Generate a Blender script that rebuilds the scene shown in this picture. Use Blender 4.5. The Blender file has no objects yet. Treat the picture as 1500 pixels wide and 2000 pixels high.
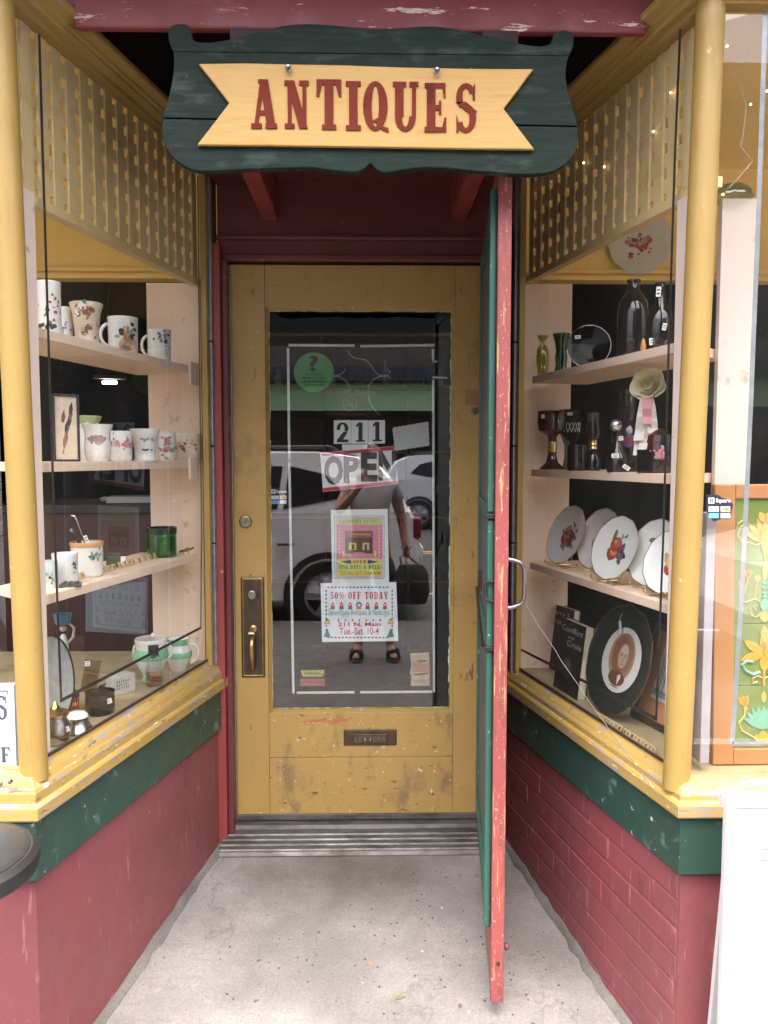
import bpy, bmesh, math, random
from mathutils import Vector, Matrix
PI = math.pi
rnd = random.Random(7)
S = bpy.context.scene
COL = S.collection

# ------------------------------------------------------------ camera, sky, sun, exposure
FPX = 1555.0
CAM = Vector((0.035, -2.9, 1.325))
PITCH, YAW = math.radians(3.94), math.radians(1.07)
cam = bpy.data.objects.new('camera', bpy.data.cameras.new('camera'))
COL.objects.link(cam)
cam.location = CAM
cam.rotation_euler = (PI / 2 - PITCH, 0, -YAW)
cam.data.sensor_fit = 'VERTICAL'
cam.data.sensor_height = 36.0
cam.data.lens = 36.0 * FPX / 2000.0
cam.data.clip_start = 0.02
cam.data.clip_end = 2000
S.camera = cam

W = bpy.data.worlds.new('World')
S.world = W
W.use_nodes = True
nt = W.node_tree
bg = nt.nodes['Background']
sky = nt.nodes.new('ShaderNodeTexSky')
sky.sky_type = 'NISHITA'
sky.sun_disc = False
SUN_EL, SUN_AZ = math.radians(80), math.radians(180)
sky.sun_elevation = SUN_EL
sky.sun_rotation = SUN_AZ
sky.air_density = 0.7
sky.dust_density = 9.0
sky.ozone_density = 0.2
nt.links.new(sky.outputs['Color'], bg.inputs['Color'])
bg.inputs['Strength'].default_value = 0.15
sun = bpy.data.objects.new('sun', bpy.data.lights.new('sun', 'SUN'))
COL.objects.link(sun)
sun.data.energy = 1.5
sun.data.angle = math.radians(110)
sun.data.color = (1.0, 0.95, 0.88)
sd = Vector((math.sin(SUN_AZ) * math.cos(SUN_EL), math.cos(SUN_AZ) * math.cos(SUN_EL), math.sin(SUN_EL)))
sun.rotation_euler = sd.to_track_quat('Z', 'Y').to_euler()
S.view_settings.view_transform = 'Standard'
S.view_settings.look = 'None'
S.view_settings.exposure = 2.6
S.view_settings.gamma = 1.0
S.view_settings.use_curve_mapping = False
S.render.engine = 'CYCLES'
S.cycles.max_bounces = 10
S.cycles.transparent_max_bounces = 24
S.cycles.diffuse_bounces = 5
S.cycles.caustics_reflective = False
S.cycles.caustics_refractive = False
S.cycles.use_denoising = True

# ------------------------------------------------------------ measuring: photograph pixel -> point on a real surface
_p, _y = PITCH, YAW
FW = Vector((math.sin(_y) * math.cos(_p), math.cos(_y) * math.cos(_p), -math.sin(_p)))
RT = Vector((math.cos(_y), -math.sin(_y), 0))
UP = RT.cross(FW)
def ray(px, py): return FW + RT * ((px - 750) / FPX) - UP * ((py - 1000) / FPX)
def onp(px, py, P, n):
    d = ray(px, py)
    t = (Vector(P) - CAM).dot(n) / d.dot(n)
    return CAM + d * t
def ony(px, py, y): return onp(px, py, (0, y, 0), Vector((0, 1, 0)))
def onz(px, py, z): return onp(px, py, (0, 0, z), Vector((0, 0, 1)))
def mpp(P): return (Vector(P) - CAM).dot(FW) / FPX       # metres per photograph pixel at a point

# ------------------------------------------------------------ materials
MATS = {}
def _new(name):
    m = bpy.data.materials.new(name); m.use_nodes = True
    return m, m.node_tree, m.node_tree.nodes['Principled BSDF']
def _coord(nt, scale=(1, 1, 1), kind='Object', loc=(0, 0, 0)):
    tc = nt.nodes.new('ShaderNodeTexCoord'); mp = nt.nodes.new('ShaderNodeMapping')
    mp.inputs['Scale'].default_value = scale; mp.inputs['Location'].default_value = loc
    nt.links.new(tc.outputs[kind], mp.inputs['Vector'])
    return mp.outputs['Vector']
def _noise(nt, vec, scale, detail=6, rough=.6):
    n = nt.nodes.new('ShaderNodeTexNoise')
    n.inputs['Scale'].default_value = scale; n.inputs['Detail'].default_value = detail; n.inputs['Roughness'].default_value = rough
    nt.links.new(vec, n.inputs['Vector'])
    return n.outputs['Fac']
def _ramp(nt, fac, stops):
    r = nt.nodes.new('ShaderNodeValToRGB')
    e = r.color_ramp.elements
    while len(e) < len(stops): e.new(.5)
    for i, (p, c) in enumerate(stops):
        e[i].position = p
        e[i].color = (c, c, c, 1) if isinstance(c, (int, float)) else (*c, 1)
    nt.links.new(fac, r.inputs['Fac'])
    return r.outputs['Color']
def _mix(nt, fac, a, b, mode='MIX'):
    m = nt.nodes.new('ShaderNodeMix'); m.data_type = 'RGBA'; m.blend_type = mode
    for s, v in ((m.inputs[0], fac), (m.inputs[6], a), (m.inputs[7], b)):
        if hasattr(v, 'links') or hasattr(v, 'is_linked'): nt.links.new(v, s)
        elif isinstance(v, (int, float)): s.default_value = v
        else: s.default_value = (*v, 1)
    return m.outputs[2]
def _bump(nt, bs, h, strength, dist=.004):
    b = nt.nodes.new('ShaderNodeBump'); b.inputs['Strength'].default_value = strength; b.inputs['Distance'].default_value = dist
    nt.links.new(h, b.inputs['Height']); nt.links.new(b.outputs['Normal'], bs.inputs['Normal'])
def mul(c, k): return tuple(min(1, x * k) for x in c)

def paint(name, col, rough=.5, var=.14, layers=(), bump=.25, grain=(1, 1, 1), gs=14, spec=.5):
    """old brushed paint; layers = (colour, scale xyz, noise scale, threshold, softness) of chips, scuffs and grime"""
    if name in MATS: return MATS[name]
    m, nt, bs = _new(name)
    v = _coord(nt)
    c = _ramp(nt, _noise(nt, v, 2.3, 8, .65), [(.25, mul(col, 1 - var)), (.5, col), (.78, mul(col, 1 + var))])
    for i, (lc, sc, ns, th, soft) in enumerate(layers):
        th = .5 + (th - .5) * .64; soft *= .8
        lv = _coord(nt, sc, loc=(i * 3.7, i * 1.3, i * 5.1))
        f = _ramp(nt, _noise(nt, lv, ns, 9, .68), [(th, 0.0), (min(1, th + soft), 1.0)])
        c = _mix(nt, f, c, lc)
    nt.links.new(c, bs.inputs['Base Color'])
    g = _noise(nt, _coord(nt, grain), gs, 6, .6)
    r = _ramp(nt, g, [(.3, max(0, rough - .12)), (.7, min(1, rough + .15))])
    nt.links.new(r, bs.inputs['Roughness'])
    bs.inputs['Specular IOR Level'].default_value = spec
    _bump(nt, bs, g, bump)
    MATS[name] = m
    return m
def flat(name, col, rough=.5, metal=0., spec=.5, noise=0.0, coat=0.0):
    if name in MATS: return MATS[name]
    m, nt, bs = _new(name)
    bs.inputs['Base Color'].default_value = (*col, 1)
    bs.inputs['Roughness'].default_value = rough; bs.inputs['Metallic'].default_value = metal
    bs.inputs['Specular IOR Level'].default_value = spec
    bs.inputs['Coat Weight'].default_value = coat
    n = noise or .06
    c = _ramp(nt, _noise(nt, _coord(nt), 30, 4), [(.3, mul(col, 1 - n)), (.7, mul(col, 1 + n))])
    nt.links.new(c, bs.inputs['Base Color'])
    MATS[name] = m
    return m
def glow(name, col, s):
    if name in MATS: return MATS[name]
    m, nt, bs = _new(name)
    bs.inputs['Base Color'].default_value = (*col, 1)
    bs.inputs['Emission Color'].default_value = (*col, 1); bs.inputs['Emission Strength'].default_value = s
    MATS[name] = m
    return m
def thin_glass(name, tint=(.93, .95, .94), ior=1.5, rough=0.0, dust_haze=0.0, tcol=(.5, .5, .48)):
    """a single sheet: clear transmission plus a fresnel mirror, with a faint film of dust and painted haze"""
    if name in MATS: return MATS[name]
    m = bpy.data.materials.new(name); m.use_nodes = True
    nt = m.node_tree; nt.nodes.remove(nt.nodes['Principled BSDF'])
    out = nt.nodes['Material Output']
    tr = nt.nodes.new('ShaderNodeBsdfTransparent'); tr.inputs['Color'].default_value = (*tint, 1)
    gl = nt.nodes.new('ShaderNodeBsdfGlossy'); gl.inputs['Roughness'].default_value = rough
    gl.inputs['Color'].default_value = (1, 1, 1, 1)
    ge = nt.nodes.new('ShaderNodeNewGeometry'); dt = nt.nodes.new('ShaderNodeVectorMath'); dt.operation = 'DOT_PRODUCT'
    nt.links.new(ge.outputs['Normal'], dt.inputs[0]); nt.links.new(ge.outputs['Incoming'], dt.inputs[1])
    def mth(op, a, b=0.0):
        n = nt.nodes.new('ShaderNodeMath'); n.operation = op; n.use_clamp = op in ('SUBTRACT', 'ADD')
        for i_, v_ in enumerate((a, b)):
            if hasattr(v_, 'links'): nt.links.new(v_, n.inputs[i_])
            else: n.inputs[i_].default_value = v_
        return n.outputs[0]
    f0 = min(.3, 2 * ((ior - 1) / (ior + 1)) ** 2)               # two faces of one thin sheet
    fr_ = mth('ADD', mth('MULTIPLY', mth('POWER', mth('SUBTRACT', 1.0, mth('ABSOLUTE', dt.outputs['Value'])), 5.0), 1 - f0), f0)
    mx = nt.nodes.new('ShaderNodeMixShader')
    nt.links.new(fr_, mx.inputs[0]); nt.links.new(tr.outputs[0], mx.inputs[1]); nt.links.new(gl.outputs[0], mx.inputs[2])
    if dust_haze:
        df = nt.nodes.new('ShaderNodeBsdfDiffuse'); df.inputs['Color'].default_value = (*tcol, 1)
        f = _ramp(nt, _noise(nt, _coord(nt, (1, 1, .35)), 9, 8, .7), [(.35, dust_haze * .25), (.8, dust_haze)])
        m2 = nt.nodes.new('ShaderNodeMixShader')
        nt.links.new(f, m2.inputs[0]); nt.links.new(mx.outputs[0], m2.inputs[1]); nt.links.new(df.outputs[0], m2.inputs[2])
        mx = m2
    nt.links.new(mx.outputs[0], out.inputs['Surface'])
    MATS[name] = m
    return m

YEL, GRN, RED = (.36, .24, .075), (.026, .064, .050), (.205, .060, .064)
WHT, GRY, BLK = (.75, .74, .72), (.30, .30, .31), (.02, .02, .02)
TRIM = paint('yellow trim paint', YEL, .45, .12, [((.30, .26, .23), (1, 1, 1), 22, .66, .06), ((.36, .21, .05), (1, 1, 1), 7, .58, .2)])
COLM = paint('yellow column paint', (.32, .215, .060), .46, .13, [((.30, .18, .045), (6, 6, 1), 4, .58, .2), ((.5, .42, .28), (3, 3, 1.5), 16, .775, .03), ((.14, .09, .04), (5, 5, 1), 14, .76, .04)], .4, (1, 1, .25), 34)
SILL = paint('weathered sill paint', (.38, .255, .070), .55, .15, [((.27, .25, .24), (1.1, 1.1, 9), 6, .545, .10), ((.12, .10, .085), (1.3, 1.3, 10), 9, .66, .05), ((.7, .66, .6), (1, 1, 6), 21, .70, .03)], .5)
SILLF = paint('front sill paint', (.40, .27, .08), .5, .12, [((.40, .27, .08), (1, 1, 8), 8, .57, .1), ((.26, .2, .1), (1, 1, 12), 9, .66, .03)], .5)
GREENP = paint('green trim paint', GRN, .42, .2, [((.16, .24, .21), (1, 1, 1), 9, .66, .12), ((.45, .52, .48), (1, 1, 1), 26, .735, .02)], .2)
REDP = paint('red masonry paint', RED, .55, .14, [((.24, .052, .062), (1, 1, 1), 1.6, .5, .25), ((.40, .15, .15), (2, 2, .8), 11, .70, .09), ((.60, .40, .37), (1, 1, 1), 30, .83, .02), ((.13, .04, .045), (1.5, 1.5, .7), 3.5, .62, .14), ((.30, .12, .12), (6, 6, .8), 7, .68, .06)], .5)
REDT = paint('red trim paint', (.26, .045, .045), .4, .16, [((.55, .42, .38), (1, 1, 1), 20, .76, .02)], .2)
BEAMP = paint('peeling beam paint', (.20, .038, .045), .42, .2, [((.62, .50, .46), (1.2, 1, 9), 5.5, .66, .02), ((.30, .08, .085), (1, 1, 4), 7, .68, .12)], .5)
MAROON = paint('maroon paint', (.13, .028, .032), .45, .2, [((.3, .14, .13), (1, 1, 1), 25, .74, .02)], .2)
DOORP = paint('ochre door paint', (.41, .262, .082), .40, .13, [((.22, .14, .05), (1, 1, 1), 3.2, .60, .2), ((.16, .105, .05), (4, 4, 1.2), 9, .70, .06), ((.62, .56, .42), (1, 1, 1), 42, .765, .015)], .22, (1, 1, 14), 9)
DOORB = paint('scuffed door paint', (.41, .268, .085), .42, .14, [((.24, .16, .075), (2, 2, 1), 5, .53, .16), ((.12, .085, .05), (2, 1, 5), 10, .66, .05), ((.66, .6, .46), (1, 1, 1), 46, .73, .02)], .25, (2, 2, 14), 9)
SCRD = paint('salmon door edge paint', (.27, .064, .060), .5, .16, [((.42, .24, .13), (14, 14, 1.0), 6, .60, .03), ((.20, .055, .045), (7, 7, 1.2), 5, .56, .1), ((.6, .45, .36), (8, 8, 4), 20, .68, .03)], .35, (8, 8, .6), 16)
SCRG = paint('green screen paint', (.028, .11, .080), .4, .12, [((.4, .45, .4), (1, 1, 1), 34, .73, .02)], .2)
SIGNG = paint('dark green sign paint', (.0075, .018, .0125), .55, .2, [((.045, .066, .057), (1, 1, 4), 6, .55, .2), ((.3, .38, .33), (1, 1, 1), 24, .80, .015)], .3, (1, 1, 10), 9, .2)
SIGNY = paint('golden sign paint', (.52, .315, .09), .5, .08, [((.50, .27, .06), (1, 1, 12), 5, .6, .1)], .25, (1, 1, 14), 8)
SIGNR = paint('brick red letter paint', (.17, .030, .018), .65, .12, [((.10, .02, .012), (1, 1, 1), 12, .6, .1)], .2, spec=.12)
PINK = paint('peach shelf paint', (.80, .62, .48), .5, .06, [((.5, .33, .24), (1, 1, 1), 14, .68, .1)], .12)
PINKF = paint('pale pink shelf edge paint', (.76, .62, .55), .5, .06, [((.5, .38, .32), (1, 1, 1), 14, .68, .1)], .12)
BACKY = paint('yellow display wall', (.85, .62, .20), .6, .06, [], .1)
LATT = paint('yellow lattice paint', (.70, .54, .27), .6, .10, [((.52, .37, .16), (1, 1, 1), 9, .6, .15)], .2)
PLAT = paint('khaki display base', (.36, .30, .18), .5, .12, [((.24, .20, .12), (1, 1, 1), 6, .58, .15)], .15)
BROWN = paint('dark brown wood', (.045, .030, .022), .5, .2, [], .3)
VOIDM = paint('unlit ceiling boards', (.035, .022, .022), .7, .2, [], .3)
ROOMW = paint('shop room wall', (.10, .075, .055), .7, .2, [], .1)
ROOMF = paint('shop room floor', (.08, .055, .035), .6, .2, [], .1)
CONC = None
def concrete(name, base, dark=.55, stain=None):
    m, nt, bs = _new(name)
    v = _coord(nt)
    c = _ramp(nt, _noise(nt, v, 1.5, 10, .7), [(.25, mul(base, .80)), (.5, base), (.75, mul(base, 1.13))])
    st = _ramp(nt, _noise(nt, _coord(nt, loc=(2.2, .7, 0)), 2.6, 6, .6), [(.44, 0.0), (.68, .75)])
    c = _mix(nt, st, c, mul(base, dark))
    cw = nt.nodes.new('ShaderNodeTexNoise'); cw.inputs['Scale'].default_value = 1.1; cw.inputs['Detail'].default_value = 9; cw.inputs['Roughness'].default_value = .62
    nt.links.new(_coord(nt, (1, 1, 1), loc=(3.3, 1.9, 0)), cw.inputs['Vector'])
    ck = _ramp(nt, cw.outputs['Fac'], [(.492, 0.0), (.4985, .75), (.505, 0.0)])
    cm = _ramp(nt, _noise(nt, _coord(nt, loc=(7.1, 2.2, 0)), .8, 2, .5), [(.52, 0.0), (.58, 1.0)])
    ck = _mix(nt, 1.0, ck, cm, 'MULTIPLY')
    c = _mix(nt, ck, c, mul(base, .45))
    br = _ramp(nt, _noise(nt, _coord(nt, (1.2, 9, 1)), 7, 8, .7), [(.46, 0.0), (.72, .45)])
    c = _mix(nt, br, c, mul(base, .66))
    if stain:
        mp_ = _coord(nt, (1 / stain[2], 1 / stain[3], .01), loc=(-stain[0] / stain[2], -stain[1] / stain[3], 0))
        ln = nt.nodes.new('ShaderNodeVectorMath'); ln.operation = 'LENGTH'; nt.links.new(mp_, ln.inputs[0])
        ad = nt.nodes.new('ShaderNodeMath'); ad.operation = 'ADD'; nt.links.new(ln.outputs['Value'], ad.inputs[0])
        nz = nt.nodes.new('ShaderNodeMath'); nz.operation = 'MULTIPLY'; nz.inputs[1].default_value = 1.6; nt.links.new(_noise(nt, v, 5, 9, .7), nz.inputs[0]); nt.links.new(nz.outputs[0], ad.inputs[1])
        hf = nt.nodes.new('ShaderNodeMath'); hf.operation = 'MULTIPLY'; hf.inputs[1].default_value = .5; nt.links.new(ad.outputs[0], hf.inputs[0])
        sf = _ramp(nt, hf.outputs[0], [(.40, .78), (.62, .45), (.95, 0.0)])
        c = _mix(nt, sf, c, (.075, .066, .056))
    fine = _ramp(nt, _noise(nt, v, 140, 4, .7), [(.35, .80), (.65, 1.1)])
    c = _mix(nt, 1.0, c, fine, 'MULTIPLY')
    sp = _ramp(nt, _noise(nt, _coord(nt, loc=(5, 5, 5)), 46, 3, .5), [(.715, 0.0), (.735, .8)])
    c = _mix(nt, sp, c, (.05, .048, .045))
    nt.links.new(c, bs.inputs['Base Color'])
    bs.inputs['Roughness'].default_value = .78
    _bump(nt, bs, _noise(nt, v, 90, 8, .7), .35, .003)
    MATS[name] = m
    return m
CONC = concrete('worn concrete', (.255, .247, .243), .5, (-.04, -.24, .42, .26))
WALK = concrete('pavement concrete', (.075, .073, .072), .7)
DIRTC = concrete('dirty mortar', (.17, .163, .157), .35)
ASPH = concrete('asphalt', (.05, .05, .052), .7)
ALU = flat('dull aluminium', (.42, .43, .44), .42, .85, noise=.2)
ALUD = paint('worn threshold metal', (.14, .14, .142), .5, .2, [((.07, .065, .06), (1, 3, 3), 6, .44, .2)], .3)
MATS['worn threshold metal'].node_tree.nodes['Principled BSDF'].inputs['Metallic'].default_value = .55
CHROME = flat('chrome', (.30, .30, .30), .28, 1.0)
BRASS = flat('aged bronze', (.10, .075, .05), .38, .85, noise=.25)
BRASSL = flat('worn brass', (.42, .31, .13), .30, .9, noise=.15)
GOLD = flat('gold wire', (.60, .42, .16), .28, 1.0)
SILV = flat('tarnished silver', (.42, .41, .38), .25, 1.0, noise=.2)
RUBB = flat('black rubber', (.012, .012, .013), .55)
TAPE = flat('dark alarm foil', (.045, .042, .040), .35, .4, noise=.3)
FOIL = flat('pale alarm foil', (.62, .66, .66), .4, .2, noise=.12)
GLASS = thin_glass('door glass', (.92, .94, .93), 1.70, 0, .003)
GLASSW = thin_glass('display glass', (.97, .98, .97), 1.5, 0, .045)  # dust film raised to paint a pale haze veil over the dark display
PAPER = flat('white paper', (.78, .79, .80), .6, noise=.02)
CHINA = flat('white china', (.72, .72, .69), .16, coat=.3, noise=.02)
CREAM = flat('cream china', (.66, .60, .50), .2, coat=.3, noise=.08)
TAG = flat('price tag paper', (.80, .80, .78), .6)
INK = flat('black ink', (.016, .016, .018), .5)
PR = {k: flat('print ' + k, c, .35) for k, c in dict(
    red=(.36, .05, .04), plum=(.20, .035, .07), pink=(.58, .24, .27), rose=(.48, .12, .17), leaf=(.10, .17, .06), sage=(.26, .32, .2),
    dark=(.03, .03, .035), brown=(.20, .10, .05), orange=(.60, .24, .07), gold=(.62, .42, .10), blue=(.08, .13, .36), sky=(.14, .40, .66),
    purple=(.15, .05, .20), grey=(.25, .25, .25), teal=(.12, .34, .29), yellow=(.70, .62, .10), lime=(.62, .64, .16), magenta=(.62, .20, .36),
    green=(.06, .30, .16), tgreen=(.04, .22, .13), crimson=(.50, .04, .08), white=(.78, .78, .78), sepia=(.30, .14, .075), sepial=(.55, .33, .22)).items()}

# ------------------------------------------------------------ mesh building
class MB:
    def __init__(s): s.v = []; s.f = []; s.fm = []; s.mats = []; s.cur = 0
    def mat(s, m):
        if m not in s.mats: s.mats.append(m)
        s.cur = s.mats.index(m); return s
    def face(s, pts, fl=None):
        i = len(s.v); s.v += [tuple(p) for p in pts]
        s.f.append(tuple(range(i, i + len(pts)))); s.fm.append(s.cur)
    def hexa(s, p):          # 8 points: bottom ring then top ring
        i = len(s.v); s.v += [tuple(q) for q in p]
        for f in ((3, 2, 1, 0), (4, 5, 6, 7), (0, 1, 5, 4), (1, 2, 6, 5), (2, 3, 7, 6), (3, 0, 4, 7)):
            s.f.append(tuple(i + k for k in f)); s.fm.append(s.cur)
        return s
    def box(s, x0, x1, y0, y1, z0, z1):
        return s.hexa([(x0, y0, z0), (x1, y0, z0), (x1, y1, z0), (x0, y1, z0), (x0, y0, z1), (x1, y0, z1), (x1, y1, z1), (x0, y1, z1)])
    def prism(s, poly, d0, d1, fr=lambda a, b, d: (a, d, b)):   # outline in (a,b), extruded from d0 to d1
        i = len(s.v); n = len(poly)
        s.v += [tuple(fr(a, b, d0)) for a, b in poly] + [tuple(fr(a, b, d1)) for a, b in poly]
        s.f.append(tuple(range(i, i + n))); s.f.append(tuple(range(i + 2 * n - 1, i + n - 1, -1))); s.fm += [s.cur] * 2
        for k in range(n):
            l = (k + 1) % n
            s.f.append((i + k, i + n + k, i + n + l, i + l)); s.fm.append(s.cur)
        return s
    def lathe(s, prof, seg=24, c=(0, 0, 0), rot=None, wob=None):
        i = len(s.v); n = len(prof)
        for k in range(seg):
            a = 2 * PI * k / seg
            for j, (r, z) in enumerate(prof):
                q = r * (wob(a, j) if wob else 1)
                p = Vector((q * math.cos(a), q * math.sin(a), z))
                if rot: p = rot @ p
                s.v.append((p.x + c[0], p.y + c[1], p.z + c[2]))
        for k in range(seg):
            l = (k + 1) % seg
            for j in range(n - 1):
                s.f.append((i + k * n + j, i + l * n + j, i + l * n + j + 1, i + k * n + j + 1)); s.fm.append(s.cur)
        return s
    def tube(s, pts, r, seg=8, closed=False):
        pts = [Vector(p) for p in pts]; n = len(pts); i = len(s.v)
        rr = r if isinstance(r, (list, tuple)) else [r] * n
        ref = None
        for k in range(n):
            t = (pts[(k + 1) % n] - pts[k - 1]) if closed else (pts[min(k + 1, n - 1)] - pts[max(k - 1, 0)])
            t.normalize()
            if ref is None: ref = Vector((0, 0, 1)) if abs(t.z) < .9 else Vector((1, 0, 0))
            u = t.cross(ref)
            if u.length < 1e-6: u = t.orthogonal()
            u.normalize(); w = u.cross(t); ref = w
            for q in range(seg):
                a = 2 * PI * q / seg
                s.v.append(tuple(pts[k] + (u * math.cos(a) + w * math.sin(a)) * rr[k]))
        for k in range(n if closed else n - 1):
            l = (k + 1) % n
            for q in range(seg):
                h = (q + 1) % seg
                s.f.append((i + k * seg + q, i + l * seg + q, i + l * seg + h, i + k * seg + h)); s.fm.append(s.cur)
        if not closed:
            s.f.append(tuple(i + q for q in range(seg))); s.fm.append(s.cur)
            s.f.append(tuple(i + (n - 1) * seg + q for q in reversed(range(seg)))); s.fm.append(s.cur)
        return s
    def ball(s, c, r, seg=12, sc=(1, 1, 1)):
        prof = [(max(1e-5, r * math.sin(PI * k / 8)), -r * math.cos(PI * k / 8)) for k in range(9)]
        rot = Matrix.Diagonal(Vector(sc)).to_3x3()
        return s.lathe(prof, seg, c, rot)
    def build(s, name, mat=None, parent=None, smooth=False, bevel=0, kind=None, mtx=None, weld=True):
        me = bpy.data.meshes.new(name)
        me.from_pydata(s.v, [], s.f)
        ms = s.mats if s.mats else [mat]
        for m in ms: me.materials.append(m)
        if s.mats: me.polygons.foreach_set('material_index', s.fm)
        bm = bmesh.new(); bm.from_mesh(me)
        if weld: bmesh.ops.remove_doubles(bm, verts=bm.verts, dist=2e-6)
        bmesh.ops.recalc_face_normals(bm, faces=bm.faces)
        bm.to_mesh(me); bm.free()
        return link(name, me, parent, smooth, bevel, kind, mtx)
def link(name, me, parent=None, smooth=False, bevel=0, kind=None, mtx=None):
    o = bpy.data.objects.new(name, me); COL.objects.link(o)
    if parent: o.parent = parent
    if mtx is not None: o.matrix_local = mtx
    if smooth:
        me.polygons.foreach_set('use_smooth', [True] * len(me.polygons))
        me.set_sharp_from_angle(angle=math.radians(40))
    if bevel:
        b = o.modifiers.new('bevel', 'BEVEL'); b.width = bevel; b.segments = 2; b.limit_method = 'ANGLE'; b.angle_limit = math.radians(40)
    if kind: o['kind'] = kind
    return o
def tag(o, label, cat, group=None):
    o['label'] = label; o['category'] = cat
    if group: o['group'] = group
    return o
def thing(name, label, cat, loc=(0, 0, 0), rz=0, group=None, mtx=None):
    o = bpy.data.objects.new(name, None); COL.objects.link(o)
    o.empty_display_size = .05
    if mtx is not None: o.matrix_world = mtx
    else: o.location = loc; o.rotation_euler = (0, 0, rz)
    return tag(o, label, cat, group)
def dup(root, loc, rz, label=None):
    r = root.copy(); COL.objects.link(r); r.location = loc; r.rotation_euler = (0, 0, rz)
    if label: r['label'] = label
    for ch in list(root.children):
        c = ch.copy(); COL.objects.link(c); c.parent = r
        for g in list(ch.children):
            d = g.copy(); COL.objects.link(d); d.parent = c
    return r
def facecam(P):
    d = CAM - Vector(P); return math.atan2(d.x, -d.y)

# ------------------------------------------------------------ lettering
def text_mesh(s, bold=0.0):
    cu = bpy.data.curves.new('text', 'FONT'); cu.body = s; cu.offset = bold; cu.resolution_u = 3
    ob = bpy.data.objects.new('text', cu); COL.objects.link(ob)
    dg = bpy.context.evaluated_depsgraph_get(); dg.update()
    me = bpy.data.meshes.new_from_object(ob.evaluated_get(dg))
    bpy.data.objects.remove(ob); bpy.data.curves.remove(cu)
    return me
def write(s, parent, x0, x1, z0, z1, y, mat, bold=0.0, slope=0.0, slant=0.0, mirror=False, name='lettering', fr=None):
    """flat printed line filling the box x0..x1, z0..z1 at depth y in the parent's frame"""
    me = text_mesh(s, bold); me.name = name
    xs = [v.co.x for v in me.vertices]; ys = [v.co.y for v in me.vertices]
    a, b, c, d = min(xs), max(xs), min(ys), max(ys)
    for v in me.vertices:
        u = (v.co.x - a) / (b - a); w = (v.co.y - c) / (d - c)
        if mirror: u = 1 - u
        X = x0 + u * (x1 - x0) + slant * w; Z = z0 + w * (z1 - z0) + slope * (u - .5) * (x1 - x0)
        v.co = fr(X, Z, y) if fr else (X, y, Z)
    me.materials.clear(); me.materials.append(mat)
    return link(name, me, parent)

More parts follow.
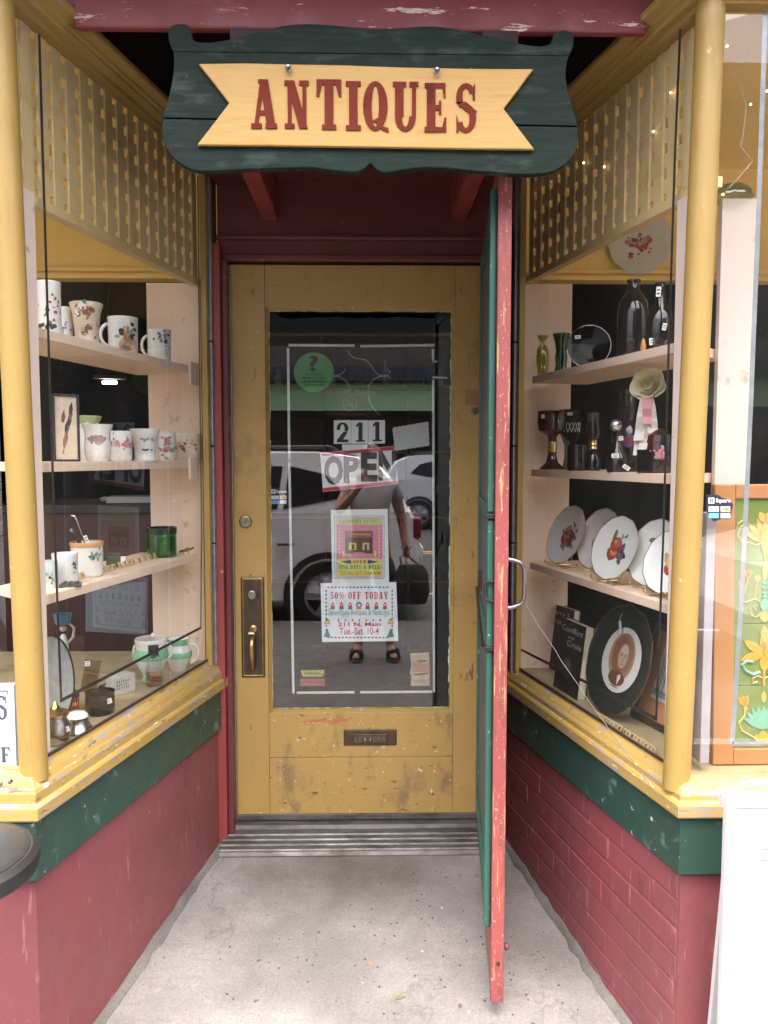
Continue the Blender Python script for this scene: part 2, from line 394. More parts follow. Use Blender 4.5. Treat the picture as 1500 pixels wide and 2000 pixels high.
def _bar(x0, y0, x1, y1, w): return [(x0 - w / 2, y0), (x0 + w / 2, y0), (x1 + w / 2, y1), (x1 - w / 2, y1)]
def _rc(x0, y0, x1, y1): return [(x0, y0), (x1, y0), (x1, y1), (x0, y1)]
def _arc(cx, cy, rx, ry, a0, a1, tx, ty, n=14):
    A = [math.radians(a0 + (a1 - a0) * k / n) for k in range(n + 1)]
    return [[(cx + rx * math.cos(p), cy + ry * math.sin(p)), (cx + rx * math.cos(q), cy + ry * math.sin(q)),
             (cx + (rx - tx) * math.cos(q), cy + (ry - ty) * math.sin(q)), (cx + (rx - tx) * math.cos(p), cy + (ry - ty) * math.sin(p))] for p, q in zip(A, A[1:])]
_T, _t, _s = .185, .085, .10
def glyph(ch):
    T, t, s = _T, _t, _s
    stem = lambda x: [_rc(x, 0, x + T, 1), _rc(x - .07, 0, x + T + .07, s), _rc(x - .07, 1 - s, x + T + .07, 1)]
    if ch == 'A': return .56, [_bar(.10, 0, .25, 1, t), _bar(.44, 0, .28, 1, T), _rc(.14, .28, .42, .37), _rc(0, 0, .23, s), _rc(.31, 0, .56, s), _rc(.16, .93, .36, 1)]
    if ch == 'N': return .54, [_rc(.07, 0, .07 + t, 1), _rc(.40, 0, .40 + t, 1), _bar(.13, 1, .42, 0, T), _rc(0, 0, .22, s), _rc(0, 1 - s, .2, 1), _rc(.33, 1 - s, .54, 1)]
    if ch == 'T': return .52, [_rc(.26 - T / 2, 0, .26 + T / 2, 1), _rc(.11, 0, .41, s), _rc(0, 1 - s, .52, 1), [(0, 1), (0, .66), (.05, .66), (.12, .92)], [(.52, 1), (.40, .92), (.47, .66), (.52, .66)]]
    if ch == 'I': return .27, stem(.045)
    if ch in 'OQ0':
        w = .5 if ch != '0' else .46
        g = _arc(w / 2, .5, w / 2, .5, 0, 360, T * .95, .08, 24)
        if ch == 'Q': g += [[(.20, .20), (.30, .26), (.38, .02), (.52, -.03), (.52, .06), (.42, .08)], ]
        return w, g
    if ch == 'U': return .54, [_rc(.05, .3, .05 + T, 1), _rc(.42, .3, .42 + t, 1), _rc(0, 1 - s, .29, 1), _rc(.36, 1 - s, .56, 1)] + _arc(.2775, .3, .2275, .3, 180, 360, T * .8, .09, 12)
    if ch in 'EF':
        g = [_rc(.05, 0, .05 + T, 1), _rc(0, 1 - s, .45, 1), _rc(.2, .45, .36, .55), [(.45, 1), (.38, .92), (.42, .70), (.45, .70)], _rc(.31, .36, .36, .64), _rc(0, 0, .3, s)]
        if ch == 'E': g += [_rc(.28, 0, .47, s), [(.38, .08), (.47, 0), (.47, .30), (.43, .30)]]
        return .48, g
    if ch == 'S': return .46, _arc(.23, .73, .21, .27, 20, 235, .13, .09, 12) + _arc(.23, .29, .22, .29, 200, 430, .14, .09, 14)[0:] + [[(.03, .36), (.03, 0), (.07, 0), (.09, .12)], [(.42, .66), (.38, .66), (.36, .9), (.42, 1)], _bar(.12, .62, .36, .42, .22)]
    if ch == 'D': return .54, stem(.05) + _arc(.2, .5, .33, .5, -90, 90, T, .09, 14)
    if ch in 'PR':
        g = stem(.05) + _arc(.24, .72, .25, .28, -90, 90, T * .8, .08, 12)
        if ch == 'R': g += [_bar(.28, .46, .46, 0, T * .9), _rc(.36, 0, .56, s)]
        return .52, g
    if ch == 'V': return .56, [_bar(.12, 1, .28, 0, T), _bar(.46, 1, .30, 0, t), _rc(0, 1 - s, .25, 1), _rc(.36, 1 - s, .56, 1)]
    if ch == 'W': return .80, [_bar(.12, 1, .26, 0, T), _bar(.42, .9, .28, 0, t), _bar(.42, 1, .54, 0, T), _bar(.70, 1, .56, 0, t), _rc(0, 1 - s, .24, 1), _rc(.6, 1 - s, .8, 1)]
    if ch == 'Y': return .56, [_rc(.2, 0, .2 + T, .48), _bar(.10, 1, .28, .4, T), _bar(.46, 1, .31, .4, t), _rc(.12, 0, .46, s), _rc(0, 1 - s, .24, 1), _rc(.36, 1 - s, .56, 1)]
    if ch == 'K': return .56, stem(.05) + [_bar(.24, .4, .46, 1, t), _bar(.28, .55, .46, 0, T), _rc(.36, 0, .56, s), _rc(.36, 1 - s, .56, 1)]
    if ch == 'M': return .68, [_rc(.06, 0, .06 + t, 1), _rc(.44, 0, .44 + T, 1), _bar(.14, 1, .31, .15, T), _bar(.47, 1, .33, .15, t), _rc(0, 0, .2, s), _rc(.38, 0, .68, s), _rc(0, 1 - s, .2, 1), _rc(.44, 1 - s, .68, 1)]
    if ch == '1': return .36, [_rc(.11, 0, .11 + T, 1), _rc(0, 0, .40, s * .9), [(.11, 1), (0, .84), (0, .74), (.14, .84)]]
    if ch == '2': return .5, _arc(.25, .70, .24, .30, -38, 190, .15, .10, 16) + [[(.02, 0), (.20, 0), (.46, .50), (.30, .55), (.02, .12)], _rc(.02, 0, .49, .15), _rc(.02, .62, .14, .72)]
    if ch == '5': return .46, _arc(.22, .32, .23, .32, -160, 130, .14, .08, 14) + [_rc(.06, .5, .06 + t, 1), _rc(.06, .84, .42, 1)]
    if ch == '4': return .48, [_rc(.26, 0, .26 + T * .8, 1), _rc(0, .24, .48, .33), _bar(.06, .28, .3, 1, t), _rc(.18, 0, .48, .07)]
    if ch == '%': return .74, _arc(.17, .72, .17, .27, 0, 360, .08, .07, 14) + _arc(.57, .28, .17, .27, 0, 360, .08, .07, 14) + [_bar(.2, 0, .56, 1, .07)]
    if ch == '-': return .3, [_rc(.02, .4, .28, .5)]
    if ch == '.': return .2, [_rc(.03, 0, .15, .14)]
    return .3, []
def serif(s, parent, x0, x1, z0, z1, y, mat, depth=0.0, slope=0.0, name='lettering', gap=.10, boxes=None, eps=4e-5, each=False):
    """slab serif capitals; each stroke sits a hair prouder than the last so no two faces share a plane"""
    H = z1 - z0
    if boxes is None:
        ws = [glyph(c)[0] + gap for c in s]; k = (x1 - x0) / (sum(ws) - gap); x = x0; boxes = []
        for c, w in zip(s, ws): boxes.append((x, x + (w - gap) * k)); x += w * k
    mb = MB(); outs = []
    for c, (a, b) in zip(s, boxes):
        w, polys = glyph(c)
        for q, p in enumerate(polys):
            pts = [(a + u / w * (b - a), z0 + v * H + slope * ((a + b) / 2 - (x0 + x1) / 2)) for u, v in p]
            yy = y - depth - eps * (q % 6)
            if depth: mb.prism(pts, y, yy)
            else: mb.face([(u, yy, v) for u, v in pts])
        if each and polys:
            outs.append(mb.build(name, mat, parent, weld=False)); mb = MB()
    if each: return outs
    return mb.build(name, mat, parent, weld=False)
# ------------------------------------------------------------ the two splayed window walls
YF = -1.11
class Side:
    def __init__(s, sg, A, B):
        s.sg = sg; s.A = Vector((*A, 0)); s.B = Vector((*B, 0))
        s.e = (s.B - s.A); s.L = s.e.length; s.e.normalize()
        s.n = Vector((s.e.y, -s.e.x, 0))
        if s.n.x * sg < 0: s.n = -s.n                       # into the display
    def p(s, t, o, z): q = s.A + s.e * t + s.n * o; return Vector((q.x, q.y, z))
    def pix(s, px, py, off=0.0): return onp(px, py, s.A + s.n * off, s.n)
    def toz(s, P): d = Vector(P) - s.A; return (d.dot(s.e), d.dot(s.n), P[2])
    def wbox(s, mb, t0, t1, o0, o1, z0, z1):
        return mb.hexa([s.p(t0, o0, z0), s.p(t1, o0, z0), s.p(t1, o1, z0), s.p(t0, o1, z0), s.p(t0, o0, z1), s.p(t1, o0, z1), s.p(t1, o1, z1), s.p(t0, o1, z1)])
    def corner(s, o):                                        # where the side plane and the front plane, both moved out by o, meet
        P = s.A - s.n * o; y = YF - o
        return P + s.e * ((y - P.y) / s.e.y)
    def run(s, mb, prof, xend=3.0):                          # a moulding profile swept along side and front, mitred at the corner
        rings = []
        for sec in range(3):
            r = []
            for o, z in prof:
                if sec == 0: q = s.A - s.n * o
                elif sec == 1: q = s.corner(o)
                else: q = Vector((s.sg * xend, YF - o, 0))
                r.append((q.x, q.y, z))
            rings.append(r)
        n = len(prof); i = len(mb.v)
        for r in rings: mb.v += r
        for a in range(2):
            for k in range(n):
                l = (k + 1) % n
                mb.f.append((i + a * n + k, i + a * n + l, i + a * n + n + l, i + a * n + n + k)); mb.fm.append(mb.cur)
        mb.f.append(tuple(i + k for k in range(n))); mb.fm.append(mb.cur)
        mb.f.append(tuple(i + 2 * n + k for k in reversed(range(n)))); mb.fm.append(mb.cur)
        return mb
LS = Side(-1, (-.498, -.05), (-.736, YF))
RS = Side(1, (.530, -.06), (.764, YF))
FLOOR = lambda y: -.072 + .109 * y if y > -1.2 else -.2028 + .018 * (y + 1.2)

# ------------------------------------------------------------ ground, pavement, road
xs = [-9, -3, -.8, -.4, 0, .4, .8, 3, 9]
def slab(ys, mat, name):
    mb = MB()
    for a, b in zip(ys, ys[1:]):
        for c, d in zip(xs, xs[1:]):
            mb.face([(c, a, FLOOR(a)), (d, a, FLOOR(a)), (d, b, FLOOR(b)), (c, b, FLOOR(b))])
    return mb.build(name, mat, kind='structure', smooth=True)
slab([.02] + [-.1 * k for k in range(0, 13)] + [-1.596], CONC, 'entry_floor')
slab([-1.604, -2.996], WALK, 'pavement'); slab([-3.004, -4.55], WALK, 'pavement')
ZK = FLOOR(-4.55); ZR = ZK - .14
MB().box(-60, 60, -4.72, -4.5504, ZR - .1, ZK + .004).build('kerb', WALK, kind='structure', bevel=.015)
MB().box(-60, 60, -18.2, -4.7204, ZR - .1, ZR).build('road', ASPH, kind='structure')
MB().box(-60, 60, -18.4, -18.2004, ZR - .1, ZK).build('kerb', WALK, kind='structure', bevel=.015)
MB().box(-60, 60, -22, -18.4004, ZR - .1, ZK - .004).build('pavement', WALK, kind='structure')
RW = flat('road marking white', (.62, .62, .60), .7, noise=.2); RY = flat('road marking yellow', (.60, .42, .08), .7, noise=.2)
mb = MB()
for x in (-6.2, .85, 7.8): mb.box(x, x + .1, -6.9, -4.75, ZR, ZR + .004)
mb.box(-50, 50, -7.1, -7.0, ZR, ZR + .004)
mb.build('parking_line', RW, kind='structure')
MB().box(-50, 50, -11.6, -11.48, ZR, ZR + .004).box(-50, 50, -11.3, -11.18, ZR, ZR + .004).build('centre_line', RY, kind='structure')
MB().box(-600, 600, -600, 60, -3, -.9).build('ground', flat('ground', (.12, .12, .09), .9, noise=.3), kind='structure')
mb = MB()
hp = [(-400 + 20 * k, 9 + 6 * math.sin(k * .7) + 4 * math.sin(k * 1.9 + 1)) for k in range(41)]
for (a, h), (b, g) in zip(hp, hp[1:]):
    mb.face([(a, -190, -1), (b, -190, -1), (b, -230, g), (a, -230, h)]); mb.face([(a, -230, h), (b, -230, g), (b, -320, g + 4), (a, -320, h + 4)])
mb.build('hills', flat('hill scrub', (.085, .095, .06), .95, noise=.3), kind='structure', smooth=True)

# ------------------------------------------------------------ the shop front
shop = tag(bpy.data.objects.new('antique_shop', None), 'yellow, green and red antique shop front with a recessed entry between two display windows', 'shop front')
COL.objects.link(shop)
ZG = (.352, .49)
for s, zs in ((LS, .497), (RS, .492)):
    mb = MB()
    s.run(mb, [(0, -.45), (0, .356), (-.09, .356), (-.09, -.45)])
    bh = mb.build('bulkhead', REDP, shop)
    if s is RS:                                              # painted bricks show on the right-hand side wall only
        base = None
        for row in range(8):
            z0 = .348 - .068 * (row + 1); t = .012 - (.11 if row % 2 else 0) - rnd.uniform(0, .02)
            while t < s.L - .012:
                bl = .205 + rnd.uniform(-.014, .018); t0, t1 = max(.012, t), min(s.L - .006, t + bl)
                if t1 - t0 > .03:
                    m2 = MB(); pr = .0008 + .0024 * rnd.random()
                    j = lambda: rnd.uniform(-.0012, .0012)
                    s.wbox(m2, t0 + .0028 + j(), t1 - .0028 + j(), -pr, .01, z0 + .0030 + j(), z0 + .0652 + j())
                    m2.build('brick', REDP, bh, bevel=.0034)
                t += bl
    mb = MB(); s.run(mb, [(.009, ZG[0]), (.012, ZG[0] + .004), (.012, zs - .006), (.006, zs - .0005), (-.08, zs - .0005), (-.08, ZG[0])])
    mb.build('trim_board', GREENP, shop)
    zt = .612 if s is LS else .578
    K = (zt - zs - .040) / .067; zz = lambda h: zs + .040 + (h - .040) * K
    mb = MB()
    s.run(mb, [(-.07, zs), (.020, zs), (.025, zs + .005), (.025, zs + .032), (.021, zs + .038), (.015, zs + .040), (.0145, zz(.060)), (.011, zz(.068)), (.007, zz(.073)), (.002, zz(.083)), (-.004, zz(.090)), (-.012, zz(.096)), (-.0165, zz(.106)), (-.026, zz(.107)), (-.03, zs + .038), (-.07, zs + .03)])
    mb.build('window_sill', SILL, shop, bevel=.0016)
    # crown moulding above the glass
    zc = 2.330
    mb = MB()
    s.run(mb, [(-.05, zc - .012), (-.012, zc - .012), (-.012, zc), (.008, zc), (.012, zc + .005), (.012, zc + .011), (.021, zc + .0135), (.023, zc + .020), (.034, zc + .023), (.046, zc + .026), (.048, zc + .030), (.048, zc + .042), (-.05, zc + .042)])
    mb.build('crown_moulding', TRIM, shop, bevel=.0015)
    # window glass, side and front
    mb = MB(); g0 = .02
    mb.face([s.p(.07, g0, zt - .01), s.p(s.L - .03, g0, zt - .01), s.p(s.L - .03, g0, zc), s.p(.07, g0, zc)])
    pane = mb.build('window_glass', GLASSW, shop)
    mb = MB(); yg = YF + .035; x0 = s.sg * .80
    mb.face([(x0, yg, zt - .01), (s.sg * 3.0, yg, zt - .01), (s.sg * 3.0, yg, zc), (x0, yg, zc)])
    fpane = mb.build('window_glass', GLASSW, shop)
    # round corner post
    P = ony(66, 1500, -1.075) if s is LS else ony(1322, 1510, -1.075)
    post = MB().lathe([(.0, zt - .035), (.0312, zt - .035), (.0310, zt + .02), (.0315, zt + .4), (.0308, zt + .8), (.0314, zt + 1.3), (.031, zc + .02), (0, zc + .02)], 28, (0, 0, -zt)).build('corner_post', COLM, shop, smooth=True)
    post.location = (P.x, P.y, zt); post.rotation_euler = (0, -.014 if s is LS else .018, 0)
    # glass bead strips around the side pane
    mb = MB(); s.wbox(mb, .075, .092, .0, .02, zt - .02, zc); mb.build('glazing_bead', TRIM, shop, bevel=.001)
    mb = MB(); s.wbox(mb, .09, s.L - .04, .012, .0185, zt + .0004, zt + .006); mb.build('glazing_bead', BROWN, shop)
    mb = MB(); s.wbox(mb, .052, .0745, -.004, .02, zt - .02, zc + .005)
    mb.mat(ALU); 
    mb = MB().mat(ALU)
    for a, b in ((zt - .02, 1.02), (1.026, 1.36), (1.366, 1.72), (1.726, 2.33)): s.wbox(mb, .046, .066, -.007, .018, a, b)
    mb.build('metal_corner_strip', ALU, shop, bevel=.002)
    mb = MB(); s.wbox(mb, .004, .044, -.003, .03, zt - .03, zc + .02); mb.build('window_stile', BROWN, shop)
    # display base, back wall, ceiling, end wall
    xo = s.sg * 3.0
    mb = MB(); z = zt - .012
    pl = [s.p(.05, .0275, 0), s.p(s.L - .01, .0275, 0), Vector((s.sg * .79, YF + .05, 0)), Vector((xo, YF + .05, 0)), Vector((xo, .06, 0)), Vector((s.sg * .5, .06, 0))]
    mb.prism([(q.x, q.y) for q in pl], z - .03, z, lambda a, b, d: (a, b, d))
    mb.build('display_base', PLAT, shop)
    ZO = 1.972
    mb = MB(); mb.box(min(xo, s.sg * .49), max(xo, s.sg * .49), .06, .12, ZO, 2.47); mb.build('back_wall', BACKY, shop)
    for k, (a, b, dd) in enumerate(((ZO - .002, ZO + .016, .016), (ZO + .024, ZO + .040, .012))):
        mb = MB(); mb.box(min(xo, s.sg * .6), max(xo, s.sg * .6), .06 - dd, .0596, a, b); mb.build('opening_moulding', BACKY, shop, bevel=.003)
    mb = MB(); mb.box(min(s.sg * 2.2, xo), max(s.sg * 2.2, xo), .0602, .12, zt - .04, ZO - .003); mb.build('back_wall', BACKY, shop)
    mb = MB()
    pl = [s.p(.0, .012, 0), s.p(s.L - .02, .012, 0), Vector((s.sg * .8, YF + .03, 0)), Vector((xo, YF + .03, 0)), Vector((xo, .06, 0)), Vector((s.sg * .5, .06, 0))]
    mb.prism([(q.x, q.y) for q in pl], zc + .043, zc + .06, lambda a, b, d: (a, b, d)); mb.build('display_ceiling', BACKY, shop)
    mb = MB(); mb.box(min(xo, xo - .05 * s.sg), max(xo, xo - .05 * s.sg), YF + .05, .05, zt, zc); mb.build('display_end_wall', BACKY, shop)
    # lattice hung behind the top of the glass
    lat = None
    zl0, zl1 = (1.925 if s is LS else 1.940), zc - .004
    o0 = .045
    mb = MB(); s.wbox(mb, .055, s.L - .01, o0 - .006, o0 + .022, zl0 - .012, zl0 + .012)
    lat = mb.build('lattice_panel', LATT, shop, bevel=.0015)
    n = 17; pit = (s.L - .08) / n
    for k in range(n):
        mb = MB(); t = .062 + pit * k
        s.wbox(mb, t, t + pit * .60, o0 + rnd.uniform(-.001, .001), o0 + .006, zl0 + .0125, zl1)
        mb.build('slat', LATT, lat)
    hp_ = .0615
    for k in range(7):
        mb = MB(); z = zl0 + .035 + hp_ * k
        if z + .035 > zl1: break
        s.wbox(mb, .057, s.L - .012, o0 + .0064, o0 + .0125, z, z + .035)
        mb.build('slat', LATT, lat)
    TU = sorted((s.toz(s.pix(81 if s is LS else 1312, 900, .03))[0], s.toz(s.pix(58 if s is LS else 1338, 900, .03))[0]))
    # shelves: boards running parallel to the glass
    for z in ((1.633, 1.313, .990) if s is LS else (1.602, 1.283, .960)):
        mb = MB(); mb.hexa([s.p(.10, .045, z - .024), s.p(TU[0] - .0005, .045, z - .024), s.p(TU[0] - .125, .255, z - .024), s.p(.10, .255, z - .024), s.p(.10, .045, z), s.p(TU[0] - .0005, .045, z), s.p(TU[0] - .125, .255, z), s.p(.10, .255, z)])
        mb.mat(PINK); o = mb.build('display_shelf', PINKF, shop, bevel=.0015)
    # uprights
    q = s.pix(66 if s is LS else 1326, 900, .03); t = s.toz(q)[0]
    mb = MB(); s.wbox(mb, TU[0], TU[1], .028, .06, zt - .012, 1.935 if s is LS else 1.93)
    mb.build('shelf_upright', PINKF, shop, bevel=.001)
    if s is LS: a, b, top = ony(293, 900, -.08).x, ony(396, 900, -.08).x, ony(300, 553, -.08).z
    else: a, b, top = ony(1008, 900, -.08).x, ony(1112, 900, -.08).x, ony(1060, 555, -.08).z
    mb = MB(); mb.box(a, b, -.085, -.06, zt - .012, top); mb.build('shelf_upright', PINK, shop, bevel=.001)
    # small mending blocks that carry the inner shelf ends
    for z in ((1.633, 1.313) if s is LS else ()):
        mb = MB(); P0 = s.pix(377, 720 if z > 1.5 else 910, .042); tt = s.toz(P0)[0]
        s.wbox(mb, tt - .03, tt + .03, .036, .0445, z - .062, z + .012); mb.build('shelf_bracket', PINKF, shop)
    # alarm foil stuck round the side pane
    pts = [(76, 70), (86, 400), (97, 760), (107, 1060), (119, 1368), (250, 1300), (392, 1226), (393, 1000), (389, 700), (386, 345)] if s is LS else \
          [(1329, 60), (1319, 300), (1306, 700), (1296, 1050), (1282, 1404), (1150, 1335), (1012, 1266), (1017, 900), (1021, 560), (1024, 350)]
    mb = MB(); Q = [s.toz(s.pix(x, y, g0 + .003)) for x, y in pts]
    wd = .0048
    for (t0, _, z0), (t1, _, z1) in zip(Q, Q[1:]):
        dt, dz = t1 - t0, z1 - z0; l = math.hypot(dt, dz); a, b = -dz / l * wd, dt / l * wd
        ex, ez = dt / l * .0035, dz / l * .0035
        mb.face([s.p(t0 + a - ex, g0 + .0022, z0 + b - ez), s.p(t0 - a - ex, g0 + .0022, z0 - b - ez), s.p(t1 - a + ex, g0 + .0022, z1 - b + ez), s.p(t1 + a + ex, g0 + .0022, z1 + b + ez)])
    mb.build('alarm_tape', TAPE, pane)
    if s is RS:
        pts = [(1496, 0), (1482, 400), (1466, 800), (1448, 1180), (1430, 1453), (1520, 1452)]
        mb = MB(); Q = [ony(x, y, yg + .002) for x, y in pts]
        for a, b in zip(Q, Q[1:]):
            d = (b - a).normalized(); u = Vector((-d.z, 0, d.x)) * .0055
            mb.face([a + u, a - u, b - u, b + u])
        mb.build('alarm_tape', flat('grey alarm foil', (.26, .28, .30), .4, .3, noise=.2), fpane)
# wide peach board standing in the right front window
a, b = ony(1402, 600, -.86), ony(1470, 600, -.86)
MB().box(a.x, b.x, -.87, -.85, .59, ony(1430, 390, -.86).z).build('shelf_upright', PINKF, shop, bevel=.001)
a = ony(1360, 1200, -1.0)
MB().box(a.x, a.x + .022, -1.045, -.99, .59, ony(1370, 1000, -1.0).z).build('shelf_upright', flat('lilac edge board', (.36, .33, .35), .5), shop, bevel=.001)

# beam, upper wall, ceiling of the entry
P0, P1 = ony(180, 53, -.95), ony(1240, 64, -.95)
mb = MB()
mb.prism([(-.657, P0.z), (.695, P1.z), (.695, 2.3735), (.76, 2.3735), (.76, 2.62), (-.73, 2.62), (-.73, 2.3735), (-.657, 2.3735)], -.95, -.925)
mb.build('beam', BEAMP, shop, bevel=.006)
MB().box(-5, 5, YF + .02, -.79, 2.6204, 3.6).build('upper_wall', flat('upper wall boards', (.22, .07, .07), .6), shop)
for sg in (-1, 1): MB().box(min(sg * .78, sg * 5), max(sg * .78, sg * 5), YF - .012, YF + .05, 2.3726, 2.6198).build('frieze_board', TRIM, shop)
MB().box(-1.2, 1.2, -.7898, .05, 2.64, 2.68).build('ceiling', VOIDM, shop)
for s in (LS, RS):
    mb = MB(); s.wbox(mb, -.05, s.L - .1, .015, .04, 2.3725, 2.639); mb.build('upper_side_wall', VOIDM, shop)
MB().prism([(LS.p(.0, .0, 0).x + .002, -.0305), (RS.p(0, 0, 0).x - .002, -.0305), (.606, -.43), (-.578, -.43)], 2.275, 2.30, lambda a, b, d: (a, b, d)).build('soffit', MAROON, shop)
for x in (ony(543, 436, -.035).x, ony(880, 436, -.035).x):
    xx = (x - .055, x) if x < 0 else (x, x + .055)
    MB().box(xx[0], xx[1], -.62, -.031, 2.155, 2.2745).build('joist', REDT, shop, bevel=.003)
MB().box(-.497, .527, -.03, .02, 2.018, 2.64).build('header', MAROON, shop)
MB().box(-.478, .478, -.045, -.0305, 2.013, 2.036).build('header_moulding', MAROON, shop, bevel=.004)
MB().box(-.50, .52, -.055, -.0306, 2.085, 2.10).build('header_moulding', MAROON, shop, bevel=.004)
for sg in (-1, 1):
    a, b = (sg * .480, sg * .512)
    MB().box(min(a, b), max(a, b), -.095, -.031, -.10, 2.062).build('door_jamb', REDT, shop, bevel=.003)
    a, b = (sg * .4605, sg * .4795)
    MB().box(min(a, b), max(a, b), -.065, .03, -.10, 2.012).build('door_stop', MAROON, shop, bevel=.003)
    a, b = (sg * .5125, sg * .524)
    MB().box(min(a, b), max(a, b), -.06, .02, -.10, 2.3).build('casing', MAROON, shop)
# threshold
mb = MB()
prof = [(-.003, -.030), (-.035, -.034), (-.040, -.046), (-.062, -.049)]
z = -.049; y = -.062
for k in range(4):
    prof += [(y - .006, z + .0022), (y - .012, z + .0022), (y - .016, z - .003), (y - .021, z - .004)]; y -= .023; z -= .0075
prof += [(y - .008, z - .006), (y - .010, z - .05), (-.003, -.2)]
mb.prism(prof, -.500, .50, lambda a, b, d: (d, a, b)); mb.build('threshold', ALUD, shop, bevel=.001)
# shell of the shop behind and above
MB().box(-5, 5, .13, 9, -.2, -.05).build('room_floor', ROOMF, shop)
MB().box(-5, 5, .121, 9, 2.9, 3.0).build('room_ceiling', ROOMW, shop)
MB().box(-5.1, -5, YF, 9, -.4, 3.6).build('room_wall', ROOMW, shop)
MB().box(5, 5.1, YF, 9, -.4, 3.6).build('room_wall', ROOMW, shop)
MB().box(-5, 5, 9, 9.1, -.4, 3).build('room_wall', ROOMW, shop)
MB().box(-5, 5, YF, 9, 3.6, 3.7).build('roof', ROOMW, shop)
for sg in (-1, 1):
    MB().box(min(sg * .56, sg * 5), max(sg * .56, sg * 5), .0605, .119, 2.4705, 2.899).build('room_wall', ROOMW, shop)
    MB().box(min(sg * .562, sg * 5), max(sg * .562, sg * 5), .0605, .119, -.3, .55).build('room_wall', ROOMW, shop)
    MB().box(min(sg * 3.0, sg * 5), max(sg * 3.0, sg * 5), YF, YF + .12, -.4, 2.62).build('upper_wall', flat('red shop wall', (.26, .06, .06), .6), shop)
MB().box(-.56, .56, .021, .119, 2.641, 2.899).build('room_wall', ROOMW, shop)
# unseen shallow overhang, added to shade the sign, beam and post tops
MB().box(-5, 5, -1.42, YF + .019, 2.62, 2.70).build('shade_overhang', flat('cornice boards', (.20, .07, .07), .6), shop)
# ------------------------------------------------------------ the ochre shop door
door = thing('shop_door', 'weathered ochre shop door with one tall glass pane and a mail slot', 'door', (0, 0, 0))
GX0, GX1, GZ0, GZ1 = -.337, .345, .378, 1.862
DX, DZ0, DZ1 = .457, -.028, 2.010
MB().box(-DX, GX0 - .0008, 0, .045, DZ0, DZ1).build('stile', DOORP, door, bevel=.0016)
MB().box(GX1 + .0008, DX, 0, .045, DZ0, DZ1).build('stile', DOORP, door, bevel=.0016)
MB().box(GX0, GX1, .0004, .045, GZ1, DZ1).build('rail', DOORP, door, bevel=.0016)
zb = ony(700, 1479, 0).z
MB().box(GX0, GX1, .0004, .045, zb + .0009, GZ0).build('rail', DOORB, door, bevel=.0016)
MB().box(GX0, GX1, .0006, .045, DZ0, zb - .0009).build('rail', DOORB, door, bevel=.0016)
mb = MB(); w = .012
for a in ((GX0, GX0 + w, GZ0, GZ1), (GX1 - w, GX1, GZ0, GZ1)): mb.hexa([(a[0], .004, a[2]), (a[1], .018 if a[0] == GX0 else .004, a[2]), (a[1], .03, a[2]), (a[0], .03, a[2]), (a[0], .004, a[3]), (a[1], .018 if a[0] == GX0 else .004, a[3]), (a[1], .03, a[3]), (a[0], .03, a[3])])
mb.box(GX0 + w, GX1 - w, .0042, .03, GZ0, GZ0 + w).box(GX0 + w, GX1 - w, .0042, .03, GZ1 - w, GZ1)
mb.build('glazing_bead', DOORP, door)
GI = (GX0 + w, GX1 - w, GZ0 + w, GZ1 - w)
PUT = flat('mint putty', (.42, .58, .44), .6, noise=.3)
mb = MB()
def ragged(p0, p1, n, wmax):
    for k in range(n):
        if rnd.random() < .25: continue
        a, b = k / n, (k + 1) / n; h0, h1 = rnd.uniform(.0008, wmax), rnd.uniform(.0008, wmax)
        x0, z0 = p0[0] + (p1[0] - p0[0]) * a, p0[1] + (p1[1] - p0[1]) * a
        x1, z1 = p0[0] + (p1[0] - p0[0]) * b, p0[1] + (p1[1] - p0[1]) * b
        nx, nz = (0, 1) if p0[1] == p1[1] else (1, 0)
        sg = -1 if (nx and p0[0] > 0) or (nz and p0[1] > 1) else 1
        mb.face([(x0, .0185, z0), (x1, .0185, z1), (x1 + sg * nx * h1, .0185, z1 + sg * nz * h1), (x0 + sg * nx * h0, .0185, z0 + sg * nz * h0)])
ragged((GI[0], GI[2]), (GI[1], GI[2]), 34, .004); ragged((GI[1], GI[2]), (GI[1], GI[3]), 60, .005)
ragged((GI[0], GI[3]), (GI[1], GI[3]), 34, .003); ragged((GI[0], GI[2]), (GI[0], GI[3]), 60, .002)
mb.build('putty_line', PUT, door)
YG = .020
mb = MB(); mb.face([(GI[0], YG, GI[2]), (GI[1], YG, GI[2]), (GI[1], YG, GI[3]), (GI[0], YG, GI[3])]); dglass = mb.build('door_glass', GLASS, door)
def foil(mb, pts, wd, y):
    Q = [ony(*p, y) for p in pts]
    for a, b in zip(Q, Q[1:]):
        d = (b - a).normalized(); u = Vector((-d.z, 0, d.x)) * wd; e = d * wd
        mb.face([a + u - e, a - u - e, b - u + e, b + u + e])
mb = MB()
foil(mb, [(566, 674), (690, 675)], .0045, YG + .0016); foil(mb, [(706, 676), (846, 674)], .0045, YG + .0016)
foil(mb, [(845.5, 684), (846, 706), (852, 706)], .0042, YG + .0019); foil(mb, [(846, 744), (847.5, 1350)], .0042, YG + .0016); foil(mb, [(853, 737), (872, 738)], .0025, YG + .0016); foil(mb, [(846, 737), (852, 737)], .003, YG + .0021)
foil(mb, [(562.5, 682), (565, 900), (573, 1352)], .0045, YG + .0019); foil(mb, [(582, 1353), (690, 1352)], .0045, YG + .0016); foil(mb, [(706, 1352), (842, 1351)], .0045, YG + .0019)
mb.build('alarm_foil', FOIL, dglass)
def dx(px): return ony(px, 1100, 0).x
def dz(py): return ony(700, py, 0).z
